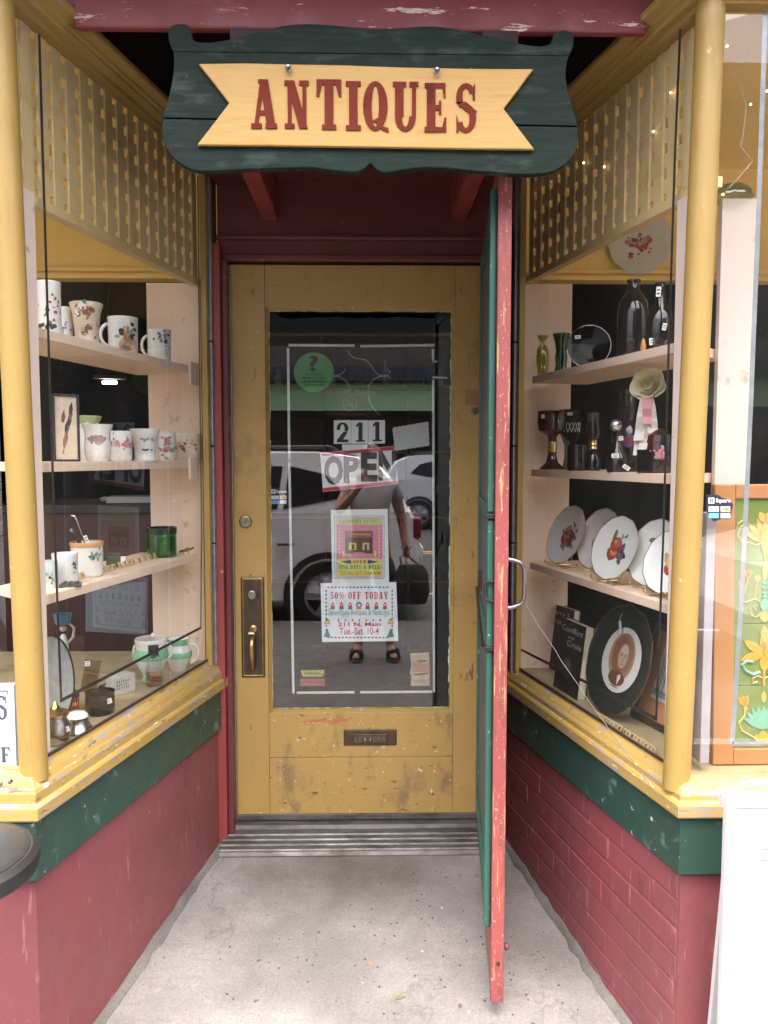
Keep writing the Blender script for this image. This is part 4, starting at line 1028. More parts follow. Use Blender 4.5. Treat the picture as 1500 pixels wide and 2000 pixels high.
def pricetag(o, x, y, z, w=.018, h=.012, rot=0.0, fr=None):
    mb = MB(); mb.mat(TAG)
    c, s_ = math.cos(rot), math.sin(rot)
    q = lambda u, v: (x + u * c - v * s_, y, z + u * s_ + v * c)
    q2 = lambda u, v: (x + u * c - v * s_, y - .0003, z + u * s_ + v * c)
    mb.hexa([q(-w / 2, -h / 2), q(w / 2, -h / 2), (q(w / 2, -h / 2)[0], y + .0008, q(w / 2, -h / 2)[2]), (q(-w / 2, -h / 2)[0], y + .0008, q(-w / 2, -h / 2)[2]),
             q(-w / 2, h / 2), q(w / 2, h / 2), (q(w / 2, h / 2)[0], y + .0008, q(w / 2, h / 2)[2]), (q(-w / 2, h / 2)[0], y + .0008, q(-w / 2, h / 2)[2])])
    mb.mat(INK)
    for k in range(2):
        v = h * (.18 - .36 * k); mb.face([q2(-w * .32, v - h * .07), q2(w * .30, v - h * .07), q2(w * .30, v + h * .07), q2(-w * .32, v + h * .07)])
    return mb.build('price_tag', None, o, weld=False)
GC = 'china mugs on the left display shelves'
Z1, Z2, Z3, Z0 = 1.633, 1.313, .990, .600
TAN = flat('mottled tan china', (.50, .38, .24), .25, coat=.2, noise=.25)
P = at(LS, 96, 600, .10, Z1); pot('china_mug', 'tall white mug with a large red flower on the top left shelf', 'mug', P, 46, 551, CYL, CHINA, [(.55, .8, .7, ('red', 'leaf', 'dark', 'leaf', 'red'), 16, .25), (.18, 1.1, .12, ('dark',), 10, 0)], 0, GC, 3)
P = at(LS, 127, 620, .16, Z1); pot('china_cup', 'small white cup with a blue bird print behind the tan mug', 'cup', P, 30, 601, CYL, CHINA, [(.45, .9, .6, ('blue', 'dark', 'blue'), 12, 0)], 0, GC, 4)
P = at(LS, 169, 625, .09, Z1); pot('china_mug', 'squat tan mug with brown leaf sprays on the top left shelf', 'mug', P, 63, 593, FLARE, flat('ivory ribbed china', (.60, .50, .38), .3, noise=.1), [(.78, .9, .35, ('brown', 'brown', 'rose', 'white', 'leaf'), 22, -.1), (.35, 1.0, .4, ('brown', 'sepial'), 8, .5)], 0, GC, 5)
o, R, H = pot('china_mug', 'white mug with dark leaves and a curled handle behind a copper ornament', 'mug', at(LS, 240, 645, .10, Z1), 58, 621, CYL, CHINA, [(.6, .9, .6, ('dark', 'sage', 'grey'), 18, .45)], -1, GC, 6)
P = at(LS, 249, 655, .056, Z1); k = mpp(P); o = thing('ornament', 'copper wire guitar shaped ornament in front of a white mug on the top left shelf', 'ornament', P, facecam(P))
COP = flat('copper wire', (.50, .25, .12), .3, 1.0)
mb = MB(); r = 15 * k
for q in range(4): mb.tube([((r - q * .0045) * math.cos(t) * 1.0, .001 * q, r * .85 + (r * .85 - q * .004) * math.sin(t)) for t in [2 * PI * i / 16 for i in range(16)]], .0016, 6, True)
mb.build('coil', COP, o, smooth=True)
mb = MB(); mb.tube([(-.002, 0, r * 1.5), (-.006, 0, r * 2.4), (-.002, 0, r * 3.0)], [.006, .005, .004], 8)
for q in range(6): mb.tube([(-.012, 0, r * 1.7 + q * .006), (.006, 0, r * 1.75 + q * .006)], .0014, 6)
mb.build('neck', COP, o, smooth=True)
pot('china_mug', 'small white flowered mug at the inner end of the top left shelf', 'mug', at(LS, 311, 670, .10, Z1), 46, 645, CYL, CHINA, [(.75, .9, .35, ('dark', 'blue', 'grey', 'gold'), 16, .3), (.35, .4, .4, ('dark', 'grey'), 8, .7)], -1, GC, 8)

# second shelf
P = at(LS, 128, 840, .12, Z2); k = mpp(P); o = thing('framed_picture', 'narrow black framed flower sketch standing at the outer end of the middle left shelf', 'picture', P, facecam(P) + .25)
w, h = 25 * k, top_z(P, 770) - Z2
for a in ((-w, -w + .006, 0, h), (w - .006, w, 0, h), (-w + .006, w - .006, 0, .006), (-w + .006, w - .006, h - .006, h)): MB().box(a[0], a[1], -.012, .0, a[2], a[3]).build('frame_side', INK, o, bevel=.0015)
MB().box(-w + .0062, w - .0062, -.006, -.001, .0062, h - .0062).build('sketch', flat('cream art paper', (.60, .50, .37), .6, noise=.12), o)
mb = MB().mat(PR['brown'])
mb.face([(-.012, -.0064, .02), (-.009, -.0064, .02), (.012, -.0064, h * .6), (.009, -.0064, h * .6)])
for q, (x, z, c) in enumerate(((.006, .55, 'sepia'), (.010, .62, 'dark'), (.013, .7, 'brown'), (.002, .5, 'dark'), (-.006, .66, 'plum'), (.014, .78, 'dark'), (.0, .36, 'brown'), (-.004, .3, 'sepia'))):
    mb.mat(PR[c]); mb.face([(x - .006, -.00645 - q * 3e-5, h * z - .012), (x, -.00645 - q * 3e-5, h * z - .016), (x + .005, -.00645 - q * 3e-5, h * z), (x + .002, -.00645 - q * 3e-5, h * z + .02), (x - .005, -.00645 - q * 3e-5, h * z + .006)])
mb.build('flower_print', None, o, weld=False)
VAS = flat('pale green vase glaze', (.45, .55, .28), .25, coat=.3, noise=.15)
o, R, H = pot('ruffled_vase', 'white vase with a ruffled pale green lip behind the shaving mug', 'vase', at(LS, 171, 860, .19, Z2), 42, 815, BARREL, CHINA, [], 0, GC, 9)
mb = MB(); mb.lathe([(R * .9, H * .82), (R * 1.05, H * .9), (R * 1.25, H * 1.0), (R * 1.2, H * 1.03), (R * .95, H * .92)], 28, wob=lambda a, j: 1 + .09 * math.sin(5 * a) * (j > 0)); mb.build('ruffled_lip', VAS, o, smooth=True)
pot('shaving_mug', 'plain white shaving mug with a dipped brush rest on the middle left shelf', 'mug', at(LS, 191, 865, .085, Z2), 58, 829, SHAVE, CHINA, [(.60, 1.2, .12, ('sage', 'grey', 'rose'), 14, -.1)], 0, GC, 10)
pot('china_cup', 'white cup with purple thistle and pink script beside the shaving mug', 'cup', at(LS, 236, 868, .10, Z2), 44, 842, CYL, CHINA, [(.55, .4, .8, ('plum', 'plum', 'purple', 'leaf'), 14, -.75), (.5, 1.0, .55, ('pink', 'rose', 'sepial'), 18, .35)], 0, GC, 11)
pot('china_cup', 'flared white cup with grey flowers midway along the middle left shelf', 'cup', at(LS, 283, 868, .075, Z2), 58, 838, FLARE, CHINA, [(.68, .5, .3, ('sage', 'grey', 'sage', 'pink'), 14, .1), (.35, .4, .08, ('dark',), 8, .15)], 0, GC, 12)
pot('china_cup', 'small white cup covered in pink roses on the middle left shelf', 'cup', at(LS, 326, 872, .10, Z2), 36, 845, BARREL, CHINA, [(.5, 1.2, .8, ('pink', 'rose', 'sage', 'grey'), 30, 0)], 0, GC, 13)
pot('china_cup', 'ivory cup with plum fruit print ending the row on the middle left shelf', 'cup', at(LS, 366, 872, .08, Z2), 56, 847, BARREL, CREAM, [(.5, .5, .6, ('plum', 'crimson', 'plum', 'rose'), 18, -.4), (.55, .5, .8, ('rose', 'sepial', 'gold', 'leaf'), 18, .5)], 0, GC, 14)

# third shelf, seen from above
def low(px, py, z, keep=0.0):
    P = onz(px, py, z)
    if keep:                                   # stay clear of the pane in front
        s = LS if P.x < 0 else RS; t, o, _ = s.toz(P)
        if o < keep: P = s.p(t, keep, z)
    return P
P = low(97, 1148, Z3); pot('china_cup', 'small teal and white cup at the outer end of the lowest left shelf', 'cup', P, 34, 1095, BARREL, flat('milky teal china', (.50, .58, .54), .2, noise=.15), [(.4, 1, .5, ('teal', 'dark', 'orange'), 14, .2)], 0, GC, 15)
P = low(128, 1140, Z3); pot('china_cup', 'pink and white cup with a black picture print beside the orange rimmed tumbler', 'cup', P, 50, 1080, CYL, CHINA, [(.62, .42, .5, ('dark', 'grey', 'dark'), 20, .8)], 0, GC, 16)
o, R, H = pot('tumbler', 'white tumbler with an orange rim holding a spoon and a dark pen', 'tumbler', low(171, 1125, Z3), 62, 1058, CYL, CHINA, [(.62, .5, .35, ('teal', 'rose', 'leaf', 'teal'), 24, .55)], 0, GC, 17)
MB().lathe([(R * .975, H * .86), (R * 1.01, H * .87), (R * 1.03, H * .99), (R * 1.0, H * 1.01), (R * .9, H * .985)], 28).build('rim_band', flat('apricot glaze', (.55, .29, .12), .2, coat=.3), o, smooth=True)
Pt = o.location.copy(); rz = o.rotation_euler.z
o2 = thing('spoon', 'silver salt spoon leaning in the orange rimmed tumbler with a price tag', 'spoon', Pt, rz)
MB().tube([(.016, .0, H * .25), (-.010, 0, H * 1.15), (-.024, -.004, H * 1.62), (-.030, -.004, H * 1.75), (-.040, -.004, H * 1.78)], [.0016, .0016, .002, .003, .002], 8).build('handle', SILV, o2, smooth=True)
pricetag(o2, -.001, -.006, H * 1.08, .010, .022, .35)
o2 = thing('pen', 'dark wooden pen leaning in the orange rimmed tumbler', 'pen', Pt, rz)
MB().tube([(.008, .012, H * .2), (-.022, .008, H * 1.05), (-.036, .006, H * 1.30)], [.005, .0062, .005], 10).build('barrel', BROWN, o2, smooth=True)
MB().tube([(-.036, .006, H * 1.302), (-.041, .0055, H * 1.39)], .0052, 10).build('tip', SILV, o2, smooth=True)
P = low(138, 1146, Z3); o = thing('buckle', 'dark pewter buckle lying in front of the pink cup', 'buckle', P, facecam(P))
mb = MB()
for q in range(10): mb.box(-.026 + q * .005 + rnd.uniform(-.002, .002), -.018 + q * .005, -.010 + rnd.uniform(-.004, .004), .010, 0, .006 + .009 * (q % 3) * .5)
mb.tube([(-.028, 0, .004), (.0, -.004, .016), (.028, -.002, .010)], .003, 6); mb.build('body', flat('pewter', (.16, .15, .14), .35, .9, noise=.3), o)
P = low(222, 1108, Z3); o = thing('tin', 'small dark green tin box beside a white price card', 'tin', P, facecam(P) + .3)
MB().box(-.019, .019, -.012, .012, 0, .036).build('body', flat('dull green tin', (.07, .09, .055), .4, .4, noise=.3), o, bevel=.002); MB().box(-.0195, .0195, -.0125, .0125, .0362, .042).build('lid', flat('dull green tin', (.07, .09, .055), .4), o, bevel=.002)
P = low(240, 1100, Z3); o = tag(MB().box(-.008, .008, 0, .001, 0, .022).build('price_card', TAG), 'blank white price card standing behind the green tin', 'card'); o.location = P; o.rotation_euler = (0, 0, facecam(P))
GGL = thin_glass('green glass', (.04, .42, .10), 1.5)
P = low(317, 1087, Z3); k = mpp(P); o = thing('candle_glass', 'round emerald green glass jar with a dark rim on the lowest left shelf', 'jar', P, facecam(P))
R = 28 * k; H = top_z(P, 1030) - Z3
MB().lathe([(0, 0), (R * .95, 0), (R, .004), (R, H * .78), (R * .93, H * .78), (R * .93, .008), (0, .008)], 32).build('body', thin_glass('emerald glass', (.25, .80, .33), 1.5), o, smooth=True)
MB().lathe([(0, .0082), (R * .9, .0082), (R * .9, H * .7), (0, H * .7)], 28).build('wax', flat('green wax', (.01, .16, .03), .35), o, smooth=True)
MB().lathe([(R * .9, H * .785), (R * 1.02, H * .785), (R * 1.03, H), (R * .96, H * 1.01), (R * .92, H * .97)], 32).build('rim', flat('black green rim', (.008, .03, .014), .25), o, smooth=True)
P = low(363, 1082, Z3); o = thing('figurine', 'small pewter aeroplane shaped trinket at the inner end of the lowest left shelf', 'figurine', P, facecam(P) - .5)
mb = MB(); mb.tube([(-.026, 0, .006), (0, 0, .012), (.03, 0, .022)], [.003, .005, .003], 8); mb.tube([(-.012, -.018, .012), (-.006, 0, .014), (.0, .018, .020)], .003, 6); mb.tube([(.02, -.008, .018), (.024, .008, .024)], .002, 6); mb.tube([(-.01, 0, 0), (-.006, 0, .012)], .0015, 6); mb.tube([(.012, 0, .0), (.008, 0, .014)], .0015, 6)
mb.build('body', flat('pewter gold', (.30, .25, .15), .35, .9, noise=.3), o, smooth=True)
# rows of wooden letter tiles along both windows
TILE = flat('pale wooden tile', (.55, .41, .22), .5, noise=.15)
def tiles(s, word, p0, p1, z, group, where, ordinal):
    n = len(word); A, B = low(*p0, z), low(*p1, z)
    d = (B - A).normalized(); yaw = math.atan2(d.y, d.x); w = (B - A).length / max(1, n - 1)
    for k, ch in enumerate(word):
        if ch == ' ': continue
        P = A.lerp(B, k / max(1, n - 1)) + Vector((rnd.uniform(-.001, .001), rnd.uniform(-.001, .001), 0))
        o = thing('letter_tile', 'pale wooden letter tile %s, %s' % (ch, ordinal(k, ch)), 'letter tile', P, yaw + rnd.uniform(-.06, .06), group)
        M = Matrix.Rotation(-.42, 3, 'X')
        t = min(.0185, w * .94) / 2
        mb = MB(); pts = [M @ Vector(v) for v in ((-t, 0, 0), (t, 0, 0), (t, .004, 0), (-t, .004, 0), (-t, 0, .019), (t, 0, .019), (t, .004, .019), (-t, .004, .019))]
        pts = [Vector((v.x, v.y, v.z + .002)) for v in pts]
        mb.hexa(pts); mb.build('tile', TILE, o, bevel=.001)
        fr = lambda x, zz, y: tuple((M @ Vector((x, y, zz))) + Vector((0, 0, .002)))
        write(ch, o, -t * .45, t * .45, .005, .014, -.0003, INK, .02, fr=fr)
ORD = ('first', 'second', 'third', 'fourth', 'fifth', 'sixth', 'seventh', 'eighth', 'ninth', 'tenth', 'eleventh', 'twelfth')
tiles(LS, 'MUSTACHE', (152, 1134), (226, 1114), Z3, 'letter tiles on the lowest left shelf', '', lambda k, c: ORD[k] + ' in the row before the orange rimmed tumbler')
tiles(LS, 'CUPS', (239, 1110), (264, 1103), Z3, 'letter tiles on the lowest left shelf', '', lambda k, c: ORD[k] + ' in the short row before the green tin')
tiles(LS, 'MUGS', (275, 1100), (306, 1091), Z3, 'letter tiles on the lowest left shelf', '', lambda k, c: ORD[k] + ' in the row before the emerald jar')
ZB = .566
tiles(RS, 'ETHOAXI', (1166, 1405), (1207, 1430), ZB, 'letter tiles on the right window base', '', lambda k, c: ORD[k] + ' in the row below the portrait plate')
tiles(RS, 'MRITKOMAN', (1218, 1437), (1274, 1473), ZB, 'letter tiles on the right window base', '', lambda k, c: ORD[k] + ' in the row nearest the right corner post')

# left window base
o, R, H = pot('sugar_bowl', 'white and mint green sugar bowl with a knobbed lid and footed base', 'sugar bowl', low(296, 1330, Z0), 66, 1246, [(0, 0), (.50, 0), (.56, .05), (.50, .16), (.70, .30), (.96, .52), (1.0, .66), (.86, .78), (.90, .88), (.94, .96), (.90, 1), (.6, .98), (0, .98)], CHINA, [], 0, None, 20)
MINT = flat('mint glaze', (.22, .50, .30), .2, coat=.3, noise=.12)
MB().lathe([(R * .94, H * .52), (R * 1.005, H * .57), (R * 1.013, H * .66), (R * .88, H * .775)], 32).build('green_band', MINT, o, smooth=True)
MB().lathe([(R * .51, .001), (R * .575, H * .05), (R * .51, H * .15)], 32).build('green_band', MINT, o, smooth=True)
MB().ball((R * .15, 0, H * 1.06), R * .16).build('knob', CHINA, o, smooth=True)
mb = MB(); handle(mb, R, H, 1, .5, .85, .3, .004); handle(mb, R, H, -1, .5, .85, .1, .004); mb.build('handle', CHINA, o, smooth=True)
o, R, H = pot('pitcher', 'white and mint green cream pitcher beside the sugar bowl', 'pitcher', low(349, 1308, Z0), 52, 1246, [(0, 0), (.55, 0), (.60, .05), (.72, .16), (.98, .42), (1.0, .54), (.84, .70), (.72, .80), (.80, .94), (.86, 1), (.78, .98), (.62, .8), (0, .75)], CHINA, [], 1, None, 21)
MB().lathe([(R * .99, H * .42), (R * 1.01, H * .48), (R * 1.01, H * .54), (R * .96, H * .60)], 32).build('green_band', MINT, o, smooth=True)
MB().lathe([(R * .735, H * .80), (R * .815, H * .94), (R * .87, H * 1.003), (R * .8, H * .995)], 32).build('green_band', MINT, o, smooth=True)
P = low(301, 1338, Z0); k = mpp(P); o = thing('bottle', 'square glass bottle of amber liquid with a black cap', 'bottle', P, facecam(P) + .3)
w = 13 * k; H = top_z(P, 1283) - Z0
MB().box(-w, w, -w, w, 0.0005, H).hexa([(-w, -w, H + .0003), (w, -w, H + .0003), (w, w, H + .0003), (-w, w, H + .0003), (-w * .5, -w * .5, H * 1.1), (w * .5, -w * .5, H * 1.1), (w * .5, w * .5, H * 1.1), (-w * .5, w * .5, H * 1.1)]).build('body', thin_glass('bottle glass', (.74, .82, .76), 1.6, .05), o, bevel=.002)
MB().box(-w * .86, w * .86, -w * .86, w * .86, .003, H * .44).build('liquid', flat('amber liquid', (.30, .085, .025), .15), o, bevel=.002)
MB().lathe([(0, H * 1.1), (w * .75, H * 1.1), (w * .75, H * 1.42), (0, H * 1.43)], 16).build('cap', INK, o, smooth=True)
P = low(236, 1354, Z0); o = thing('box', 'long white carton with smudged black print lying behind the black mug', 'box', P, facecam(P) + .62)
k = mpp(P); MB().box(-.033, .045, -.012, .030, .0005, .056).build('carton', flat('grey white carton', (.50, .49, .47), .6), o, bevel=.001)
mb = MB().mat(INK); g = random.Random(8)
for row, n_ in ((.040, 7), (.030, 5), (.020, 6)):
    for q in range(n_):
        x = -.022 + q * .008 + g.uniform(-.001, .001); w_ = g.uniform(.002, .0032); h_ = g.uniform(.003, .0045)
        mb.face([(x, -.0124 - q * 1e-5, row - h_), (x + w_, -.0124 - q * 1e-5, row - h_ * g.uniform(.5, 1)), (x + w_ * g.uniform(.6, 1.3), -.0124 - q * 1e-5, row + h_), (x + g.uniform(-.001, .001), -.0124 - q * 1e-5, row + h_ * g.uniform(.4, 1))])
mb.build('smudged_print', None, o, weld=False)
P = low(172, 1352, Z0); o = thing('card', 'yellowed trade card in a clear sleeve with a white price tag', 'card', P, facecam(P) + .1)
k = mpp(P); o.rotation_euler.x = -.25; o.rotation_euler.y = .22
MB().box(-.024, .024, 0, .001, 0, .098).build('sleeve', thin_glass('clear sleeve', (.8, .78, .7), 1.5, .05), o)
MB().box(-.021, .021, .0012, .002, .004, .074).build('paper', flat('yellowed card', (.46, .31, .12), .6, noise=.12), o)
mb = MB().mat(PR['brown'])
for q in range(4): mb.face([(-.016, .0008, .066 - q * .007), (.016 - .004 * (q % 2), .0008, .066 - q * .007), (.016 - .004 * (q % 2), .0008, .063 - q * .007), (-.016, .0008, .063 - q * .007)])
for x in (-.007, .004): mb.face([(x, .0007, .01), (x + .006, .0007, .01), (x + .005, .0007, .032), (x + .001, .0007, .032)])
mb.build('print', None, o, weld=False); pricetag(o, -.016, -.0012, .086, .015, .015, .2)
P = low(196, 1392, Z0, .062); k = mpp(P); o = thing('tin_mug', 'squat black tin pot with a white price tag and a bird shaped knob', 'pot', P, facecam(P))
R = 28 * k; H = top_z(P, 1350) - Z0; BT = flat('black tin', (.02, .02, .022), .3, .5, coat=.2)
MB().lathe([(0, 0), (R * .9, 0), (R, H * .12), (R * .98, H * .82), (R * .94, H * .9), (R * 1.02, H), (R * .95, H), (R * .9, H * .85), (0, H * .82)], 32).build('body', BT, o, smooth=True)
MB().lathe([(R * .9, H * .86), (R * .55, H * 1.0), (0, H * 1.03)], 28).build('lid', BT, o, smooth=True)
MB().tube([(.0, 0, H * 1.0), (.002, 0, H * 1.22), (.012, 0, H * 1.26), (.017, 0, H * 1.34)], [.006, .005, .004, .002], 8).build('knob', BT, o, smooth=True)
pricetag(o, R * .55, -R * .86, H * .66, .018, .014, .2)
P = low(152, 1428, Z0, .066); k = mpp(P); o = thing('inkwell', 'silver dome base with a white china top beside the black tin pot', 'inkwell', P, facecam(P))
R = 30 * k; H = top_z(P, 1392) - Z0
MB().lathe([(0, 0), (R * 1.02, 0), (R, H * .08), (R * .9, H * .22), (R * .68, H * .5), (R * .66, H * .68), (R * .7, H * .78), (0, H * .78)], 36).build('base', SILV, o, smooth=True)
MB().lathe([(R * .68, H * .785), (R * .64, H * .92), (R * .5, H * 1.02), (R * .3, H * 1.06), (0, H * 1.06)], 32).build('top', CHINA, o, smooth=True)
P = low(110, 1452, Z0, .058); k = mpp(P); o = thing('metal_jar', 'round nickel jar with a brass lid at the outer end of the left window base', 'jar', P, facecam(P))
R = 26 * k; H = top_z(P, 1392) - Z0
MB().lathe([(0, 0), (R * .7, 0), (R * .95, H * .12), (R * 1.05, H * .4), (R * .98, H * .68), (R * .8, H * .82), (R * .82, H * .9), (0, H * .9)], 36).build('body', SILV, o, smooth=True)
MB().lathe([(R * .9, H * .905), (R * .98, H * .93), (R * .98, H * 1.0), (R * .8, H * 1.06), (R * .4, H * 1.14), (R * .2, H * 1.24), (R * .12, H * 1.36), (0, H * 1.4)], 36).build('lid', flat('polished brass', (.55, .42, .14), .2, 1.0), o, smooth=True)
pricetag(o, R * .72, -R * .74, H * .52, .014, .013, .3)
P = low(130, 1385, Z0); o = thing('tin', 'red and navy printed tin behind the silver dome', 'tin', P, facecam(P) + .35)
MB().box(-.036, .030, -.02, .02, 0, .034).build('body', flat('red tin', (.34, .03, .04), .35, coat=.2, noise=.25), o, bevel=.002); MB().box(-.037, .031, -.021, .021, .0342, .052).build('lid', flat('navy tin', (.02, .03, .06), .35), o, bevel=.002)
mb = MB()
for q in range(9): x = -.03 + q * .0065; mb.mat(PR['white' if q % 2 else 'gold']); mb.face([(x, -.0204, .012), (x + .003, -.0204, .010), (x + .004, -.0204, .020), (x + .001, -.0204, .022)])
mb.build('print', None, o, weld=False)
P = low(101, 1400, Z0); k = mpp(P); o = thing('amber_jar', 'tan wooden jar with a dark band behind the nickel jar', 'jar', P, facecam(P)); R = 17 * k; H = top_z(P, 1300) - Z0
MB().lathe([(0, 0), (R, 0), (R, H * .55), (R * .95, H * .6)], 24).build('body', flat('tan wood jar', (.36, .25, .13), .4, noise=.2), o, smooth=True)
MB().lathe([(R * 1.02, H * .56), (R * 1.03, H * .74), (0, H * .75)], 24).build('band', INK, o, smooth=True)
MB().lathe([(R * .95, H * .755), (R, H * .8), (R * .95, H * .87), (R * 1.0, H * .9), (R * .95, H * 1.0), (0, H * 1.0)], 24).build('lid', flat('pale turned wood', (.48, .34, .18), .4, noise=.15), o, smooth=True)
# big plate on edge, figures behind it
P = at(LS, 96, 1250, .16, Z0 + .13); o = thing('serving_plate', 'grey printed round plate with a dark rim standing on edge behind the outer shelf upright', 'plate', P, facecam(P))
M = Matrix.Rotation(1.1, 3, 'Z') @ Matrix.Rotation(PI / 2 - .15, 3, 'X')
MB().lathe([(0, -.004), (.085, -.004), (.115, .004), (.115, .007), (.085, 0), (0, 0)], 40, (0, 0, 0), M).build('body', flat('grey transfer china', (.45, .47, .44), .3, noise=.2), o, smooth=True)
MB().lathe([(.112, .002), (.118, .003), (.118, .010), (.112, .010)], 40, (0, 0, 0), M).build('rim', INK, o, smooth=True)
P = at(LS, 126, 1330, .24, Z0); o = thing('figurine', 'slim porcelain figurine with a blue cap and green skirt behind the plate', 'figurine', P, facecam(P)); H = top_z(P, 1195) - Z0
MB().lathe([(0, 0), (.022, 0), (.018, H * .1), (.010, H * .3), (.008, H * .42)], 16).build('skirt', flat('figurine green', (.08, .18, .13), .3), o, smooth=True)
MB().lathe([(.008, H * .42), (.012, H * .5), (.014, H * .62), (.008, H * .74), (.004, H * .76)], 16).build('bodice', flat('figurine white', (.6, .58, .55), .3), o, smooth=True)
mb = MB(); mb.ball((0, 0, H * .82), .010); mb.tube([(.012, 0, H * .66), (.026, -.004, H * .72), (.03, -.004, H * .82), (.014, 0, H * .88)], .004, 6); mb.build('head', flat('figurine skin', (.55, .40, .32), .35), o, smooth=True)
MB().lathe([(.0, H * .86), (.020, H * .87), (.026, H * .98), (.0, H * 1.0)], 14).build('cap', flat('figurine blue', (.06, .16, .28), .3), o, smooth=True)
# ------------------------------------------------------------ right window
R1, R2, R3 = 1.602, 1.283, .960
GR = 'glassware on the right display shelves'
DARKG = thin_glass('dark green glass', (.12, .25, .17), 1.4); PALEG = thin_glass('pale green glass', (.72, .76, .42), 1.45, .12); MIDG = thin_glass('moss green glass', (.22, .42, .22), 1.5)
AMB = thin_glass('brown glass', (.32, .15, .095), 1.4); AMET = thin_glass('dark amethyst glass', (.24, .10, .16), 1.4); CLEARG = thin_glass('clear glass', (.80, .85, .83), 1.6); RUBY = thin_glass('ruby glass', (.34, .06, .06), 1.4); CLEAR2 = thin_glass('smoked dome glass', (.38, .43, .41), 1.13)
VASE = [(0, .01), (.7, 0), (.82, .1), (1, .45), (.9, .68), (.62, .80), (.62, .86), (.95, 1.0), (.88, .99), (.55, .85), (.55, .8), (.85, .66), (.92, .45), (.7, .12), (0, .1)]
pot('glass_vase', 'pale yellow green frosted vase at the inner end of the top right shelf', 'vase', at(RS, 1058, 690, .11, R1), 32, 657, VASE, PALEG, [], 0, GR, 30)
pot('glass_vase', 'moss green pinched glass vase with a torn rim on the top right shelf', 'vase', at(RS, 1096, 685, .10, R1), 34, 652, [(0, .01), (.7, 0), (.72, .1), (.6, .2), (.72, .4), (.6, .55), (.7, .75), (1, 1), (.9, .98), (.6, .75), (.5, .5), (0, .1)], MIDG, [], 0, GR, 31)
P = at(RS, 1150, 670, .12, R1); k = mpp(P); o = thing('glass_plate', 'round clear green glass plate standing upright on the top right shelf', 'plate', P, facecam(P)); r = (top_z(P, 636) - R1) / 2
M = Matrix.Rotation(PI / 2 - .18, 3, 'X'); MB().lathe([(0, 0), (r * .6, .0), (r * .97, .006), (r, .012), (r * .97, .012), (r * .6, .005), (0, .005)], 44, (0, 0, r), M).build('body', CLEAR2, o, smooth=True)
MB().lathe([(r * .985, .009), (r * 1.01, .010), (r * 1.01, .014), (r * .985, .014)], 44, (0, 0, r), M).build('rim', MIDG, o, smooth=True); pricetag(o, -r * .5, -.02, r * 1.45, .017, .011, .05)
BOT = [(0, .01), (.82, 0), (.95, .04), (1, .3), (1, .58), (.9, .72), (.5, .84), (.36, .88), (.34, .97), (.44, .975), (.44, 1), (.3, 1), (.28, .9), (0, .85)]
o, R, H = pot('glass_bottle', 'tall dark brown embossed glass bottle on the top right shelf', 'bottle', at(RS, 1236, 640, .13, R1), 60, 547, BOT, AMB, [], 0, GR, 32)
MB().lathe([(0, .02 * H), (R * .7, .02 * H), (R * .75, .5 * H), (R * .5, .7 * H), (0, .75 * H)], 20).build('inner', AMB, o, smooth=True)
o, R, H = pot('glass_bottle', 'tall dark green glass bottle with two price tags beside the right corner post', 'bottle', at(RS, 1288, 630, .11, R1), 52, 553, [(0, .01), (.9, 0), (1, .05), (1, .45), (.8, .6), (.4, .72), (.34, .98), (.4, 1), (.28, 1), (0, .9)], DARKG, [], 0, GR, 33)
pricetag(o, -R * .5, -R * .9, H * .14, .013, .018, .1); pricetag(o, -.004, -R * .5, H * .86, .012, .026, -.05); pricetag(o, R * .35, -R * .98, H * .34, .010, .018, -.2)
P = at(RS, 1257, 650, .06, R1); o = tag(MB().lathe([(0, 0), (.006, 0), (.008, .012), (.004, .03), (0, .036)], 12).build('flame_ornament', flat('orange glass drop', (.55, .24, .05), .3), smooth=True), 'small orange flame shaped drop between the brown and green bottles', 'ornament'); o.location = P
# shelf two: dark glass crowd
Y2 = R2
o, R, H = pot('goblet', 'black amethyst footed goblet with a price tag on the middle right shelf', 'goblet', at(RS, 1078, 900, .10, Y2), 58, 803, [(0, 0), (.85, 0), (.8, .03), (.42, .12), (.28, .25), (.28, .55), (.42, .60), (.9, .66), (1, .8), (1, 1), (.94, 1), (.9, .72), (0, .64)], AMET, [], 0, GR, 34)
pricetag(o, -R * .6, -R * .85, H * .90, .012, .012); MB().lathe([(R * .30, H * .30), (R * .31, H * .31), (R * .31, H * .46), (R * .30, H * .47)], 20).build('gilt_collar', GOLD, o, smooth=True)
o, R, H = pot('glass_bowl', 'cut glass vase with a diamond pattern and price tag behind the goblet', 'vase', at(RS, 1112, 890, .16, Y2), 40, 800, [(0, 0), (.7, 0), (.5, .2), (.5, .4), (.95, .6), (1, 1), (.95, 1), (.88, .62), (0, .45)], CLEAR2, [], 0, GR, 35)
pricetag(o, .0, -R * 1.02, H * .92, .016, .010, .06)
mb = MB()
for q in range(8):
    a = -1.2 + q * .34
    for sg in (-1, 1): mb.tube([(R * 1.005 * math.sin(a + sg * t * .3), -R * 1.005 * math.cos(a + sg * t * .3), H * (.62 + .16 * t)) for t in (0, .5, 1)], .0009, 4)
mb.build('cut_lines', flat('cut glass edge', (.55, .58, .57), .2), o)
o, R, H = pot('oil_lamp', 'small oil lamp with a gilt collar and smoked chimney on the middle right shelf', 'lamp', at(RS, 1158, 895, .12, Y2), 36, 806, [(0, 0), (.8, 0), (.9, .1), (.7, .28), (.3, .36), (0, .36)], AMET, [], 0, GR, 36)
MB().lathe([(R * .32, H * .36), (R * .5, H * .38), (R * .4, H * .42), (R * .5, H * .45), (R * .4, H * .5), (R * .45, H * .53), (0, H * .53)], 24).build('collar', GOLD, o, smooth=True)
